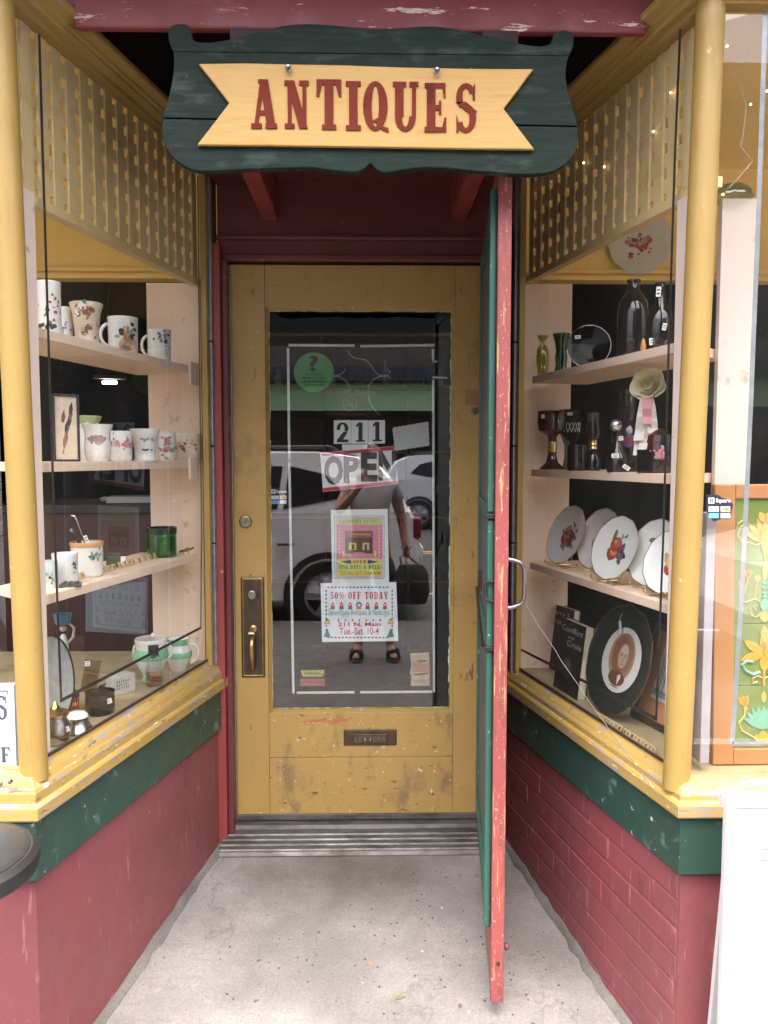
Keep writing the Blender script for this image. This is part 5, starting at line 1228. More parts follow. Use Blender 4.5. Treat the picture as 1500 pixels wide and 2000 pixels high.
MB().lathe([(R * .42, H * .53), (R * .8, H * .66), (R * .62, H * .8), (R * .6, H * .86)], 24).build('chimney', AMB, o, smooth=True); MB().lathe([(R * .6, H * .862), (R * .66, H * .87), (R * .66, H * 1.0), (R * .6, H * 1.0)], 24).build('chimney_top', CLEARG, o, smooth=True)
o, R, H = pot('decanter', 'low dark decanter with a round faceted clear stopper on the middle right shelf', 'decanter', at(RS, 1206, 900, .07, Y2), 44, 842, [(0, 0), (.9, 0), (1, .1), (.95, .35), (.5, .6), (.24, .8), (.24, 1), (0, 1)], AMET, [], 0, GR, 37)
MB().lathe([(0, -.018), (.010, -.015), (.0175, -.006), (.0175, .006), (.010, .015), (0, .018)], 8, (-.006, 0, H + .016), Matrix.Rotation(PI / 2, 3, 'X')).build('stopper', thin_glass('facet glass', (.62, .66, .65), 2.2, .02), o)
pricetag(o, -.006, -R * 1.0, H * .40, .020, .012, .03); pricetag(o, .024, -R * 1.1, H * .12, .020, .011, -.6); pricetag(o, .008, -R * .75, H * .82, .012, .012, .1)
o, R, H = pot('glass_basket', 'wide amethyst glass basket etched with grapes on the middle right shelf', 'basket', at(RS, 1232, 890, .15, Y2), 78, 823, [(0, 0), (.5, 0), (.55, .1), (.5, .2), (.95, .45), (1, .7), (.8, .96), (.7, 1), (.6, .95), (.9, .68), (.4, .26), (0, .22)], AMET, [(.62, .9, .3, ('grey', 'plum', 'purple'), 20, 0)], 0, GR, 38)
pot('goblet', 'small ruby glass goblet behind the amethyst basket', 'goblet', at(RS, 1224, 880, .21, Y2), 30, 762, [(0, 0), (.8, 0), (.3, .06), (.2, .4), (.3, .55), (.9, .64), (1, 1), (.93, 1), (.8, .68), (0, .6)], RUBY, [], 0, GR, 39)
pot('glass_jar', 'dark ruby covered jar with grape print beside the right corner post', 'jar', at(RS, 1288, 900, .09, Y2), 50, 836, [(0, 0), (.85, 0), (.95, .08), (1, .5), (.9, .66), (1.0, .68), (.9, .84), (.3, .96), (0, 1)], RUBY, [(.45, .9, .4, ('plum', 'rose', 'grey'), 14, 0)], 0, GR, 40)
pot('glass_tumbler', 'low smoked tumbler at the front of the middle right shelf', 'tumbler', at(RS, 1258, 910, .06, Y2), 30, 878, CYL, CLEAR2, [], 0, GR, 41)
pot('glass_tumbler', 'low dark tumbler in front of the oil lamp', 'tumbler', at(RS, 1126, 910, .07, Y2), 40, 870, CYL, AMET, [], 0, GR, 42)
# cream silk rose with ribbons
P = at(RS, 1262, 860, .12, Y2); o = thing('silk_rose', 'cream silk rose with a pink and white ribbon hanging below the top right shelf', 'silk flower', P, facecam(P)); k = mpp(P); zt2 = top_z(P, 742) - Y2
SILK = flat('cream silk', (.80, .74, .50), .8, noise=.08); g = random.Random(5)
mb = MB(); ctr = Vector((0, -.006, zt2 - .012)); ax = Vector((-.22, -.92, .22)).normalized(); u_ = ax.orthogonal().normalized(); v_ = ax.cross(u_)
for lay, (r_, n_, t0_, t1_) in enumerate(((.009, 3, .5, 2.6), (.015, 4, .6, 2.35), (.021, 5, .5, 2.05), (.027, 5, .4, 1.75), (.032, 6, .3, 1.5))):
    for q in range(n_):
        a0 = 2 * PI * q / n_ + lay * .7 + g.uniform(-.15, .15); sp = 2 * PI / n_ * 1.35; G = []
        for i in range(6):
            row = []
            for j in range(7):
                t = t0_ + (t1_ - t0_) * i / 5; a = a0 + sp * (j / 6 - .5) * (1 - .25 * (i / 5) ** 3)
                e = 1 - .12 * abs(j / 3 - 1) ** 2; fl_ = 1 + .48 * (i / 5) ** 4 + .09 * (i / 5) * math.sin(5 * a + lay)
                rr = r_ * fl_ + .0012 * (j / 6)
                row.append(ctr + (u_ * math.cos(a) + v_ * math.sin(a)) * rr * math.sin(t) - ax * rr * math.cos(t) * e)
            G.append(row)
        for i in range(5):
            for j in range(6): mb.face([G[i][j], G[i][j + 1], G[i + 1][j + 1], G[i + 1][j]])
mb.build('petals', SILK, o, smooth=True)
def ribbon(pts, w, mat, nm):
    mb = MB()
    for (a, b) in zip(pts, pts[1:]):
        mb.hexa([(a[0] - w, a[1], a[2]), (a[0] + w, a[1] + .004, a[2]), (a[0] + w, a[1] + .0046, a[2]), (a[0] - w, a[1] + .0006, a[2]), (b[0] - w, b[1], b[2]), (b[0] + w, b[1] + .004, b[2]), (b[0] + w, b[1] + .0046, b[2]), (b[0] - w, b[1] + .0006, b[2])])
    mb.build(nm, mat, o)
RIB = flat('white ribbon', (.60, .58, .52), .6)
for x0, x1, w_, l_, y_, m_ in ((-.008, -.020, .013, .12, -.018, RIB), (.008, .016, .012, .10, -.016, RIB), (.001, -.004, .015, .15, -.013, RIB), (.014, .026, .009, .15, -.012, RIB), (-.001, .002, .012, .075, -.026, flat('pink ribbon', (.60, .28, .30), .6)), (-.012, -.026, .008, .16, -.011, RIB)):
    ribbon([(x0 * .5, y_ + .008, zt2 - .046), (x0, y_, zt2 - .046 - l_ * .2), (x0 + (x1 - x0) * .4, y_ - .007, zt2 - .046 - l_ * .45), (x0 + (x1 - x0) * .7, y_ + .004, zt2 - .046 - l_ * .75), (x1, y_ - .004, zt2 - .046 - l_)], w_, m_, 'ribbon')
# plates
FRU = [('orange', 'red', 'gold', 'sepia'), ('plum', 'purple', 'dark'), ('leaf', 'sage', 'leaf')]
def plate(label, px, py, z, hpx, yaw, lean, pal, seed, roll=0.0, group='fruit plates on wire easels', D=None, rim=GOLD, easel=True, body=None, name='china_plate'):
    P = low(px, py, z); k = mpp(P)
    r = hpx * k / 2 / math.cos(lean) if D is None else D / 2
    o = thing(name, label, 'plate', P + Vector((0, 0, .008)), yaw, group)
    M = Matrix.Rotation(PI / 2 - lean, 3, 'X'); c = M @ Vector((0, 0, 0)) + Vector((0, r * math.sin(lean), r * math.cos(lean)))
    wob = lambda a, j: 1 + (.012 * math.cos(12 * a) if j in (2, 3, 4) else 0)
    MB().lathe([(0, 0), (r * .62, 0), (r * .97, .014), (r, .0165), (r * .98, .0185), (r * .63, .0045), (0, .0045)], 48, c, M, wob).build('body', body or flat('blue white china', (.70, .73, .72), .15, coat=.4, noise=.02), o, smooth=True)
    pts = [M @ Vector((r * (1 + .012 * math.cos(12 * a)) * math.cos(a), r * (1 + .012 * math.cos(12 * a)) * math.sin(a), .0178)) + c for a in [2 * PI * q / 48 for q in range(48)]]
    MB().tube(pts, .0012, 5, True).build('gilt_rim', rim, o, smooth=True)
    g = random.Random(seed); mb = MB(); q_ = 0
    def disc(cx, cy, rr, mat, ell=1, th=0, n=9):
        nonlocal q_; q_ += 1; mb.mat(PR[mat]); L = []
        for t in range(n):
            a = 2 * PI * t / n; u, v = rr * math.cos(a), rr * ell * math.sin(a); u, v = u * math.cos(th) - v * math.sin(th), u * math.sin(th) + v * math.cos(th)
            L.append(M @ Vector((cx + u, cy + v, .0049 + q_ * .00003)) + c)
        mb.face(L)
    if pal is not None:
        f, gr, lf = pal
        for q in range(7): disc(g.uniform(-.3, .3) * r, g.uniform(-.35, .4) * r, r * .21, g.choice(lf), .4, g.uniform(0, PI))
        for q in range(3):
            x, y = g.uniform(-.18, .18) * r, g.uniform(-.25, .15) * r; m_ = g.choice(f); disc(x, y, r * .25, m_, .9, 0, 14); disc(x + r * .05, y + r * .04, r * .16, g.choice(f), .8, 0, 12); disc(x - r * .06, y + r * .07, r * .06, 'gold', .8)
        for q in range(12): disc(g.gauss(.2, .12) * r, g.gauss(-.1, .14) * r, r * .07, g.choice(gr), 1, 0, 8)
        for q in range(4): disc(g.uniform(-.1, .3) * r, g.uniform(.3, .5) * r, r * .09, g.choice(lf), .35, g.uniform(0, PI))
        for q in range(2): disc(.02 * r, (.80 - .09 * q) * r, r * .09, 'grey', .14, .05)
        mb.build('fruit_print', None, o, weld=False)
    if easel:
        e = thing('plate_easel', 'gold wire easel holding the ' + ' '.join(label.split(' on ')[0].split(' half')[0].split()[:11]), 'easel', P, yaw, 'wire plate easels')
        mb = MB()
        for sx in (-1, 1):
            x = sx * r * .36
            hook = [(x * 1.15 + .006 * sx * math.cos(t), -.030 - .004 * math.sin(t * .5), .014 + .009 * math.sin(t)) for t in [-.6 + .7 * q for q in range(7)]]
            mb.tube(hook[::-1] + [(x, -.016, .002), (x, .02, .0022), (x * .9, r * .55, .0025)], .0014, 6)
            mb.tube([(x, .012, .003), (x * .75, .012 + r * .42 * math.sin(lean) + .012, r * .8)], .0013, 6)
        mb.tube([(-r * .36, .02, .0025), (r * .36, .02, .0025)], .0013, 6)
        mb.build('wire', GOLD, e, smooth=True)
    return o, r, c, M
yw = lambda px, py, d: facecam(low(px, py, R3)) - d - .10
plate('dim grape plate at the back of the inner pair on the lowest right shelf', 1072, 1086, R3, 100, yw(1072, 1086, .95), .35, FRU, 51)
plate('grape cluster plate at the front of the inner pair on the lowest right shelf', 1094, 1108, R3, 112, yw(1094, 1108, .92), .35, [('plum', 'sepia', 'plum'), ('plum', 'purple', 'dark'), ('leaf', 'sage')], 52)
plate('peach and pear plate at the back of the middle pair on the lowest right shelf', 1158, 1118, R3, 116, yw(1158, 1118, .85), .33, [('orange', 'red', 'gold'), ('sepial', 'orange'), ('leaf', 'sage')], 53)
plate('apple and grape plate at the front of the middle pair on the lowest right shelf', 1190, 1140, R3, 122, yw(1190, 1140, .80), .33, FRU, 54)
plate('orange fruit plate at the back of the outer pair on the lowest right shelf', 1266, 1152, R3, 128, yw(1266, 1152, .75), .33, [('orange', 'red', 'orange'), ('sepial', 'rose'), ('leaf', 'sage')], 55)
plate('plum plate at the front of the outer pair half hidden by the shelf upright', 1296, 1168, R3, 122, yw(1296, 1168, .72), .33, FRU, 56)
# portrait plate, generic sepia bust
o, r, c, M = plate('black rimmed portrait plate with a sepia bust of a bald man and a gilt edge', 1187, 1398, ZB, 206, facecam(low(1187, 1398, ZB)) - 1.03, .28, None, 60, group=None, body=flat('black green plate', (.018, .026, .022), .2, coat=.4), easel=False, name='portrait_plate')
def pd(cx, cy, rx, ry, lift, n=28): return [M @ Vector((cx * r + rx * r * math.cos(2 * PI * q / n), cy * r + ry * r * math.sin(2 * PI * q / n), .0049 + lift)) + c for q in range(n)]
mb = MB()
mb.mat(CHINA).face(pd(0, 0, .60, .60, .0002)); 
SEP = [flat('sepia tone %d' % i, cc, .3) for i, cc in enumerate(((.42, .26, .17), (.33, .17, .10), (.27, .12, .065), (.52, .38, .28), (.16, .07, .04), (.62, .52, .44)))]
mb.mat(SEP[0]).face(pd(0, .06, .40, .44, .0003)); mb.mat(SEP[1]).face(pd(0, .09, .33, .38, .0004)); mb.mat(SEP[2]).face(pd(-.04, .10, .25, .33, .0005))
mb.mat(SEP[4]).face(pd(.0, -.34, .26, .14, .0006)); mb.mat(SEP[3]).face(pd(.05, .08, .15, .23, .0007)); mb.mat(SEP[5]).face(pd(.07, .18, .10, .11, .0008))
for x, y, rx, ry, m_ in ((.0, .09, .035, .014, 4), (.11, .09, .03, .014, 4), (.06, .02, .02, .06, 0), (.06, -.07, .04, .009, 2), (-.10, .06, .022, .05, 0), (.0, .12, .045, .01, 2), (.11, .12, .04, .01, 2)): mb.mat(SEP[m_]).face(pd(x, y, rx, ry, .0009 + .00002 * rnd.random(), 12))
mb.mat(CHINA).face([M @ Vector((u * r, v * r, .0058)) + c for u, v in ((.02, -.30), (.10, -.24), (.14, -.30), (.07, -.46))])
mb.mat(SEP[2]).face(pd(0, -.50, .16, .012, .0006, 10)); mb.build('portrait_print', None, o, weld=False)
bez = M @ Vector((0, 0, 0)) + c
tg = thing('swing_tag', 'white paper swing tag hanging on the portrait plate', 'tag', bez + Vector((0, 0, 0)), 0); tg.parent = None
Pq = o.matrix_basis @ (M @ Vector((-.18 * r, .62 * r, .021)) + c)
tg.location = Pq; tg.rotation_euler = (0, -.15, o.rotation_euler.z)
MB().prism([(-.007, -.03), (.007, -.03), (.007, .004), (.004, .010), (-.004, .010), (-.007, .004)], 0, .0008).build('card', TAG, tg); MB().tube([(0, .0, .008), (.004, .002, .022), (.010, .004, .030)], .0006, 5).build('thread', TAG, tg)
# books
def book(label, p0, p1, th, H, lean, cover, lines):
    A, B = low(*p0, ZB), low(*p1, ZB); d = (B - A); w = d.length; yaw = math.atan2(d.y, d.x)
    o = thing('book', label, 'book', A, yaw, 'history books standing in the right window'); o.rotation_euler.x = -lean
    MB().box(0, w, -.0, .003, 0, H).build('front_cover', cover, o, bevel=.0008); MB().box(0, w, th - .003, th, 0, H).build('back_cover', cover, o, bevel=.0008)
    MB().box(-.0035, -.0003, 0, th, 0, H).build('spine', cover, o, bevel=.0008)
    mb = MB(); n = 14
    for k in range(n): a = .0033 + (th - .0066) * k / n; mb.box(.0005, w - .004 + rnd.uniform(-.0008, .0008), a, a + (th - .0066) / n * .93, .003, H - .003)
    mb.build('pages', flat('aged book pages', (.60, .55, .42), .7, noise=.1), o)
    for t, a, b, c_, d_ in lines: write(t, o, w * a, w * b, H * c_, H * d_, -.0004, flat('grey book lettering', (.42, .41, .38), .5), .01)
    return o, w, H
BKM = flat('black book jacket', (.02, .02, .021), .4)
o, w, H = book('black jacketed history book with spaced grey lettering at the inner end of the right window', (1062, 1300), (1108, 1322), .03, .232, .10, BKM, [('Harry S.', .05, .92, .84, .93), ('Truman', .05, .95, .72, .81)])
o, w, H = book('black history book lettered Conflict and Crisis with pale page edges', (1081, 1340), (1126, 1368), .034, .232, .12, BKM, [('Conflict', .04, .94, .84, .92), ('and', .36, .6, .755, .80), ('Crisis', .34, .94, .65, .73)])
mb = MB(); mb.mat(flat('jacket photo grey', (.07, .07, .07), .4)).face([(w * (.45 + .22 * math.cos(t)), -.0005, H * (.36 + .14 * math.sin(t))) for t in [2 * PI * q / 16 for q in range(16)]]); mb.mat(flat('jacket photo light', (.16, .155, .15), .4)).face([(w * (.47 + .11 * math.cos(t)), -.0007, H * (.39 + .08 * math.sin(t))) for t in [2 * PI * q / 12 for q in range(12)]]); mb.build('jacket_photo', None, o, weld=False)
# framed winter print
A, B = low(1236, 1398, ZB), low(1330, 1448, ZB); d = B - A; yaw = math.atan2(d.y, d.x)
o = thing('framed_print', 'dark framed snowy tree print in an orange mat leaning behind the right corner post', 'picture', A, yaw); o.rotation_euler.x = -.30
w, H = .22, .285
for a in ((0, .018, 0, H), (w - .018, w, 0, H), (.0182, w - .0182, 0, .018), (.0182, w - .0182, H - .018, H)): MB().box(a[0], a[1], -.014, .0, a[2], a[3]).build('frame_side', flat('dark brown frame', (.045, .033, .022), .4, noise=.2), o, bevel=.003)
MB().box(.0183, w - .0183, -.006, -.001, .0183, H - .0183).build('mat', flat('orange mat board', (.46, .22, .085), .7), o)
MB().box(.062, w - .05, -.0075, -.0062, .075, H - .045).build('print', flat('grey winter print', (.55, .53, .47), .6, noise=.1), o)
mb = MB().mat(PR['dark'])
for x, l in ((.075, .12), (.085, .09), (.10, .13), (.118, .10)):
    mb.face([(x, -.0079, .095), (x + .003, -.0079, .095), (x + .002, -.0079, .095 + l), (x + .001, -.0079, .095 + l)])
    for q in range(7): z = .115 + q * l * .11; sg = -1 if q % 2 else 1; mb.face([(x + .001, -.0081, z), (x + .002, -.0081, z + .002), (x + sg * .016, -.0081, z + .020), (x + sg * .0155, -.0081, z + .0195)])
mb.mat(PR['grey']); mb.face([(.063, -.0077, .085), (w - .052, -.0077, .08), (w - .052, -.0077, .10), (.063, -.0077, .105)]); mb.build('tree_print', None, o, weld=False)
# floral plate on the yellow wall, and fairy lights
P = ony(1247, 472, .055); k = mpp(P); r = 64 * k
o = thing('wall_plate', 'scalloped white plate with a burgundy flower spray hung on the yellow wall', 'plate', P, 0)
M = Matrix.Rotation(PI / 2, 3, 'X')
MB().lathe([(0, .002), (r * .6, .002), (r * .97, .016), (r, .019), (r * .97, .02), (r * .6, .0065), (0, .0065)], 48, (0, 0, 0), M, lambda a, j: 1 + (.018 * math.cos(10 * a) if j in (2, 3, 4) else 0)).build('body', flat('grey white china', (.56, .56, .50), .18, coat=.3, noise=.05), o, smooth=True)
g = random.Random(3); mb = MB()
for q in range(60):
    x, z = g.gauss(-.02, .2) * r, g.gauss(-.08, .17) * r; rr = r * g.uniform(.04, .09); mb.mat(PR[g.choice(('sepial', 'sage', 'brown', 'plum', 'grey', 'rose') if z > -.12 * r else ('plum', 'crimson', 'plum', 'leaf'))]); a0 = g.uniform(0, PI)
    mb.face([(x + rr * math.cos(t + a0), -.0068 - q * .00002, z + rr * g.uniform(.5, 1) * math.sin(t + a0)) for t in [2 * PI * i / 7 for i in range(7)]])
mb.build('flower_print', None, o, weld=False)
WIRE = flat('clear fairy light wire', (.60, .57, .48), .4); BULB = glow('warm fairy bulb', (1.0, .68, .32), 2.2)
def lights(label, pts, bulbs, y=None, s=None, off=0):
    Q = [(s.pix(a, b, off) if s else ony(a, b, y)) for a, b in pts]
    o = thing('fairy_lights', label, 'string lights', Q[0])
    O = Q[0]; mb = MB(); mb.tube([q - O for q in Q], .0011, 5); mb.build('wire', WIRE, o)
    for a, b in bulbs:
        q = (s.pix(a, b, off - .004) if s else ony(a, b, y - .004)) - O
        mb = MB(); mb.ball(q, .0028, 8); mb.build('bulb', BULB, o)
lights('string of tiny warm lights behind the right lattice', [(1325, 150), (1305, 180), (1290, 250), (1276, 258), (1250, 290), (1228, 254), (1205, 300), (1180, 326), (1160, 330), (1140, 318)], [(1310, 181), (1276, 257), (1180, 326), (1140, 318)], s=RS, off=.040)
lights('string of tiny warm lights at the top of the right front window', [(1478, 70), (1470, 95), (1450, 130), (1430, 152), (1448, 165), (1452, 190), (1458, 205), (1452, 260), (1446, 285), (1470, 315), (1440, 350), (1418, 372)], [(1466, 204), (1498, 178), (1420, 90), (1412, 380)], y=-.9)
# green glass bowl on top of the outer right board
P = ony(1428, 388, -.86); o = thing('green_bowl', 'pale green glass bowl standing upside down on the tall peach board', 'bowl', P, 0)
MB().lathe([(.052, 0), (.050, .012), (.036, .028), (.018, .034), (0, .034)], 28, wob=lambda a, j: 1 + .03 * math.cos(14 * a)).build('body', thin_glass('pale mint glass', (.55, .68, .58), 1.5), o, smooth=True)
# ------------------------------------------------------------ tile picture in the right front window
yt = -.985
T0 = ony(1386, 1505, yt); T1 = ony(1386, 946, yt)
bx0 = T0.x; bz0 = ZB + .002; tw = .152; fwid = ony(1432, 1300, yt).x - bx0
W_ = fwid * 2 + tw; H_ = T1.z - bz0
pic = thing('tile_picture', 'orange framed column of green lily tiles leaning in the right front window', 'tile panel', (bx0, yt, bz0)); pic.rotation_euler = (-.05, 0, 0)
OR = paint('orange frame wood', (.40, .185, .065), .4, .1, [((.42, .18, .06), (8, 8, .6), 7, .55, .2)], .15)
for a in ((0, fwid, 0, H_), (fwid + tw, W_, 0, H_), (fwid + .0003, fwid + tw - .0003, 0, .04), (fwid + .0003, fwid + tw - .0003, H_ - .036, H_)):
    MB().box(a[0], a[1], -.018 if a[1] - a[0] > .1 else -.0184, .004, a[2], a[3]).build('frame_side', OR, pic, bevel=.003)
MB().box(fwid, fwid + tw, -.004, .004, .0402, H_ - .0365).build('backing', flat('tile backing', (.4, .4, .36), .7), pic)
TG = paint('green tile glaze', (.15, .20, .045), .12, .14, [((.21, .26, .075), (1, 1, 1), 5, .5, .25)], .05); TYL = flat('yellow lily glaze', (.50, .29, .035), .15, coat=.3, noise=.15); TYP = flat('pale yellow glaze', (.46, .34, .085), .15, noise=.1); TMT = flat('mint tile glaze', (.15, .36, .24), .15, noise=.15)
nT = 4; th_ = (H_ - .0365 - .0402) / nT
cx = fwid + tw / 2
for k in range(nT):
    z0 = .0404 + th_ * k; t = MB().box(fwid + .0006, fwid + tw - .0006, -.0115, -.0042, z0 + .0006, z0 + th_ - .0006).build('tile', TG, pic, bevel=.0012)
    def T_(u, v): return (cx + u * tw, z0 + v * th_)
    mb = MB()
    def petal(u, v, l, w, a, m, n=9, lift=0):
        mb.mat(m); P = []
        for q in range(n): s_ = q / (n - 1); P.append((s_ * l, .86 * w * math.sin(PI * s_) ** .8))
        P += [(x, -y) for x, y in P[-2:0:-1]]
        c_, n_ = math.cos(a), math.sin(a); X, Z = T_(u, v)
        mb.prism([(X + (x * c_ - y * n_) * tw, Z + (x * n_ + y * c_) * tw) for x, y in P], -.0135 - lift, -.0112)
    def line(pts, r, m):
        mb.mat(m)
        for sg in (1, -1): mb.tube([(T_(sg * u, v)[0], -.0122, T_(sg * u, v)[1]) for u, v in pts], r * tw, 6)
    if k == 3:
        for a in (.5, .85, 1.25, PI - .5, PI - .85, PI - 1.25): petal(0, .30, .42, .06, a, TYL if abs(a - PI / 2) < .5 else TYP)
        petal(0, .05, .62, .085, PI / 2, TYL, lift=.001); petal(0, .62, .2, .07, PI / 2 + .5, TYP, lift=.001); petal(0, .62, .2, .07, PI / 2 - .5, TYP, lift=.001)
        line([(.04, .3), (.14, .26), (.26, .30), (.38, .30), (.44, .42), (.40, .56), (.32, .58), (.28, .5), (.33, .44)], .014, TYP); line([(.22, .56), (.36, .66), (.44, .60), (.46, .52)], .014, TYP); line([(.0, .1), (.0, .0)], .02, TYP)
    if k == 2:
        petal(0, .98, .3, .05, -PI / 2, TYP); 
        for v in (.66, .58, .50, .44): petal(-.045, v, .09, .035, 0, TMT, 7, .001)
        petal(0, .18, .24, .085, PI / 2, TMT, lift=.001); petal(0, .02, .22, .1, PI / 2, TYP)
        line([(.05, .16), (.14, .10), (.22, .14), (.24, .24), (.18, .27), (.14, .2)], .014, TYP); line([(.06, .34), (.16, .40), (.30, .34), (.40, .40), (.33, .50), (.28, .66), (.27, .74)], .016, TYP); line([(.16, .42), (.14, .58), (.12, .68)], .012, TYP)
        for sg in (1, -1):
            for a in (.2, .55, .9): petal(sg * .27, .72, .17, .035, PI / 2 + sg * (a - .55), TYL)
            for a in (.3, .8): petal(sg * .12, .66, .13, .035, PI / 2 + sg * (a - .55), TYP)
            petal(sg * .42, .60, .15, .04, PI / 2 + sg * .4, TYL)
    if k == 1:
        for a in (PI / 2, PI / 2 + 1.0, PI / 2 - 1.0, PI + .28, -.28, -PI / 2): petal(0, .52, .40 if a != -PI / 2 else .3, .085, a, TYL, lift=.0004 * abs(a))
        petal(0, .70, .28, .075, PI / 2, TYP, lift=.0015)
        for u in (-.03, 0, .03): mb.mat(TYP).tube([(T_(0, .5)[0], -.0160, T_(0, .5)[1]), (T_(u, .7)[0], -.0162, T_(u, .7)[1])], .006 * tw, 5)
        line([(.06, .22), (.18, .18), (.30, .24), (.36, .34), (.28, .40), (.18, .38)], .032, TMT); line([(.02, .12), (.1, .16), (.18, .12), (.18, .04), (.10, .06)], .018, TYP); line([(.0, .25), (.0, .0)], .025, TYP)
    if k == 0:
        for a in [PI / 2 + d_ * .26 for d_ in range(-4, 5)]: petal(0, .30, .40, .055, a, TMT, lift=.0003 * abs(a))
        petal(0, .72, .2, .05, PI / 2, TYP); petal(0, .06, .22, .10, PI / 2, TYL, lift=.001)
        for sg in (1, -1): petal(sg * .04, .06, .18, .06, PI / 2 - sg * .5, TYL)
        line([(.08, .12), (.22, .20), (.36, .28), (.40, .40), (.31, .52), (.30, .66)], .020, TYP)
        for sg in (1, -1):
            for a in (.1, .5, .9): petal(sg * .30, .66, .20, .045, PI / 2 + sg * (.3 - a), TYL)
            petal(sg * .33, .64, .07, .04, 0, TYP, lift=.001)
    mb.build('lily_relief', None, t)
# torn card sticker on the right front pane
F = Flat('card_sticker', 'torn black sticker of payment card logos on the right front window', 'sticker', 1405, 992, YF + .035 - .0008)
card_logo(F, 1405, 992, 1.42, [(1380, 966), (1402, 966), (1410, 972), (1426, 978), (1432, 986), (1430, 994), (1426, 1014), (1408, 1014), (1394, 1019), (1385, 1008), (1379, 996)])
# framed board sign seen from behind the left front pane
yb = YF + .055
P = ony(-120, 1418, yb); sg_ = thing('window_sign', 'white board sign with a pale blue border standing in the left front window', 'sign', P)
A, B = ony(-290, 1338, yb) - P, ony(34, 1503, yb) - P
PB = flat('pale blue sign border', (.45, .60, .66), .5)
MB().box(A.x, B.x, .0, .012, B.z, A.z).build('board', PAPER, sg_, bevel=.001)
for a in ((A.x, B.x, A.z - .014, A.z), (A.x, B.x, B.z, B.z + .014), (A.x, A.x + .013, B.z + .0142, A.z - .0142), (B.x - .013, B.x, B.z + .0142, A.z - .0142)): MB().box(a[0], a[1], -.004, -.0003, a[2], a[3]).build('border_strip', PB, sg_)
GI_ = flat('slate blue sign ink', (.06, .075, .12), .5)
q = lambda px, py: ony(px, py, yb) - P
def sig(ch, x0, x1, y0, y1): a, b = q(x0, y0), q(x1, y1); serif(ch, sg_, a.x, b.x, b.z, a.z, -.0006, GI_)
sig('S', -8, 15, 1358, 1406); sig('F', 2, 20, 1459, 1489); sig('F', -20, -2, 1459, 1489)
a, b = q(-280, 1351), q(20, 1493)
mb = MB(); 
for c_ in ((a.x, b.x, a.z - .001, a.z), (a.x, b.x, b.z, b.z + .001), (b.x - .001, b.x, b.z + .001, a.z - .001)): mb.face([(c_[0], -.0007, c_[2]), (c_[1], -.0007, c_[2]), (c_[1], -.0007, c_[3]), (c_[0], -.0007, c_[3])])
mb.build('border_line', GI_, sg_)
# tacks in the left sill
for k, (x, y) in enumerate(((93, 1531), (23, 1524), (3, 1530))):
    P = ony(x, y, YF - .036); o = tag(MB().lathe([(0, -.008), (.0045, -.006), (.0055, 0), (.003, .002), (.0012, .003), (.0012, .012), (0, .012)], 12, rot=Matrix.Rotation(-PI / 2, 3, 'X')).build('push_pin', flat('white pin', (.7, .7, .7), .3) if k == 0 else SILV, smooth=True), ('white round headed pin at the outer corner of the left sill', 'silver pin on the left front sill below the post', 'silver pin on the left front sill at the edge of the picture')[k], 'pin', 'pins in the left sill'); o.location = P - Vector((0, .006, 0))
# ------------------------------------------------------------ street pieces by the shop
P = ony(1412, 1552, -1.235)
wb = thing('sidewalk_sign', 'tall white sandwich board with blue brush marks standing before the right window', 'sign', (P.x, -1.235, FLOOR(-1.3)))
Hs = P.z - FLOOR(-1.3); WBM = paint('white board paint', (.58, .58, .585), .4, .03, [((.52, .58, .70), (2, 2, .6), 3.2, .60, .1)], .1)
for sgn in (0, 1):
    lean = .055 if not sgn else -.055
    M = Matrix.Rotation(lean if not sgn else 0, 4, 'X')
    if sgn == 0:
        pn = MB().box(0.0, .56, -.02, 0, .0, Hs).build('panel', WBM, wb, bevel=.003)
        MB().box(.0, .018, -.0235, -.0203, .0, Hs).build('edge_strip', PAPER, pn, bevel=.001); MB().box(.0185, .56, -.0235, -.0203, Hs - .02, Hs).build('edge_strip', PAPER, pn, bevel=.001)
        a = ony(1484, 1670, -1.256) - Vector((P.x, -1.235, FLOOR(-1.3)))
        mb = MB(); mb.mat(flat('blue marker', (.10, .22, .42), .5))
        for k in range(8):
            t0, t1 = -2.2 + .55 * k, -2.2 + .55 * (k + 1); r0 = .017; w0 = .0035
            mb.face([(a.x + .012 + (r0 + w0) * math.cos(t0), -.0206 - k * 2e-5, a.z + (r0 + w0) * .7 * math.sin(t0)), (a.x + .012 + (r0 + w0) * math.cos(t1), -.0206 - k * 2e-5, a.z + (r0 + w0) * .7 * math.sin(t1)), (a.x + .012 + r0 * math.cos(t1), -.0206 - k * 2e-5, a.z + r0 * .7 * math.sin(t1)), (a.x + .012 + r0 * math.cos(t0), -.0206 - k * 2e-5, a.z + r0 * .7 * math.sin(t0))])
        mb.build('brush_mark', None, pn, weld=False)
    else:
        mb = MB(); mb.hexa([(0, .002, Hs - .03), (.56, .002, Hs - .03), (.56, .018, Hs - .03), (0, .018, Hs - .03), (0, .004, Hs), (.56, .004, Hs), (.56, .018, Hs), (0, .018, Hs)])
        mb.hexa([(0.02, .10, 0), (.54, .10, 0), (.54, .115, 0), (.02, .115, 0), (.02, .003, Hs - .0302), (.54, .003, Hs - .0302), (.54, .018, Hs - .0302), (.02, .018, Hs - .0302)]); mb.build('rear_panel', WBM, wb)
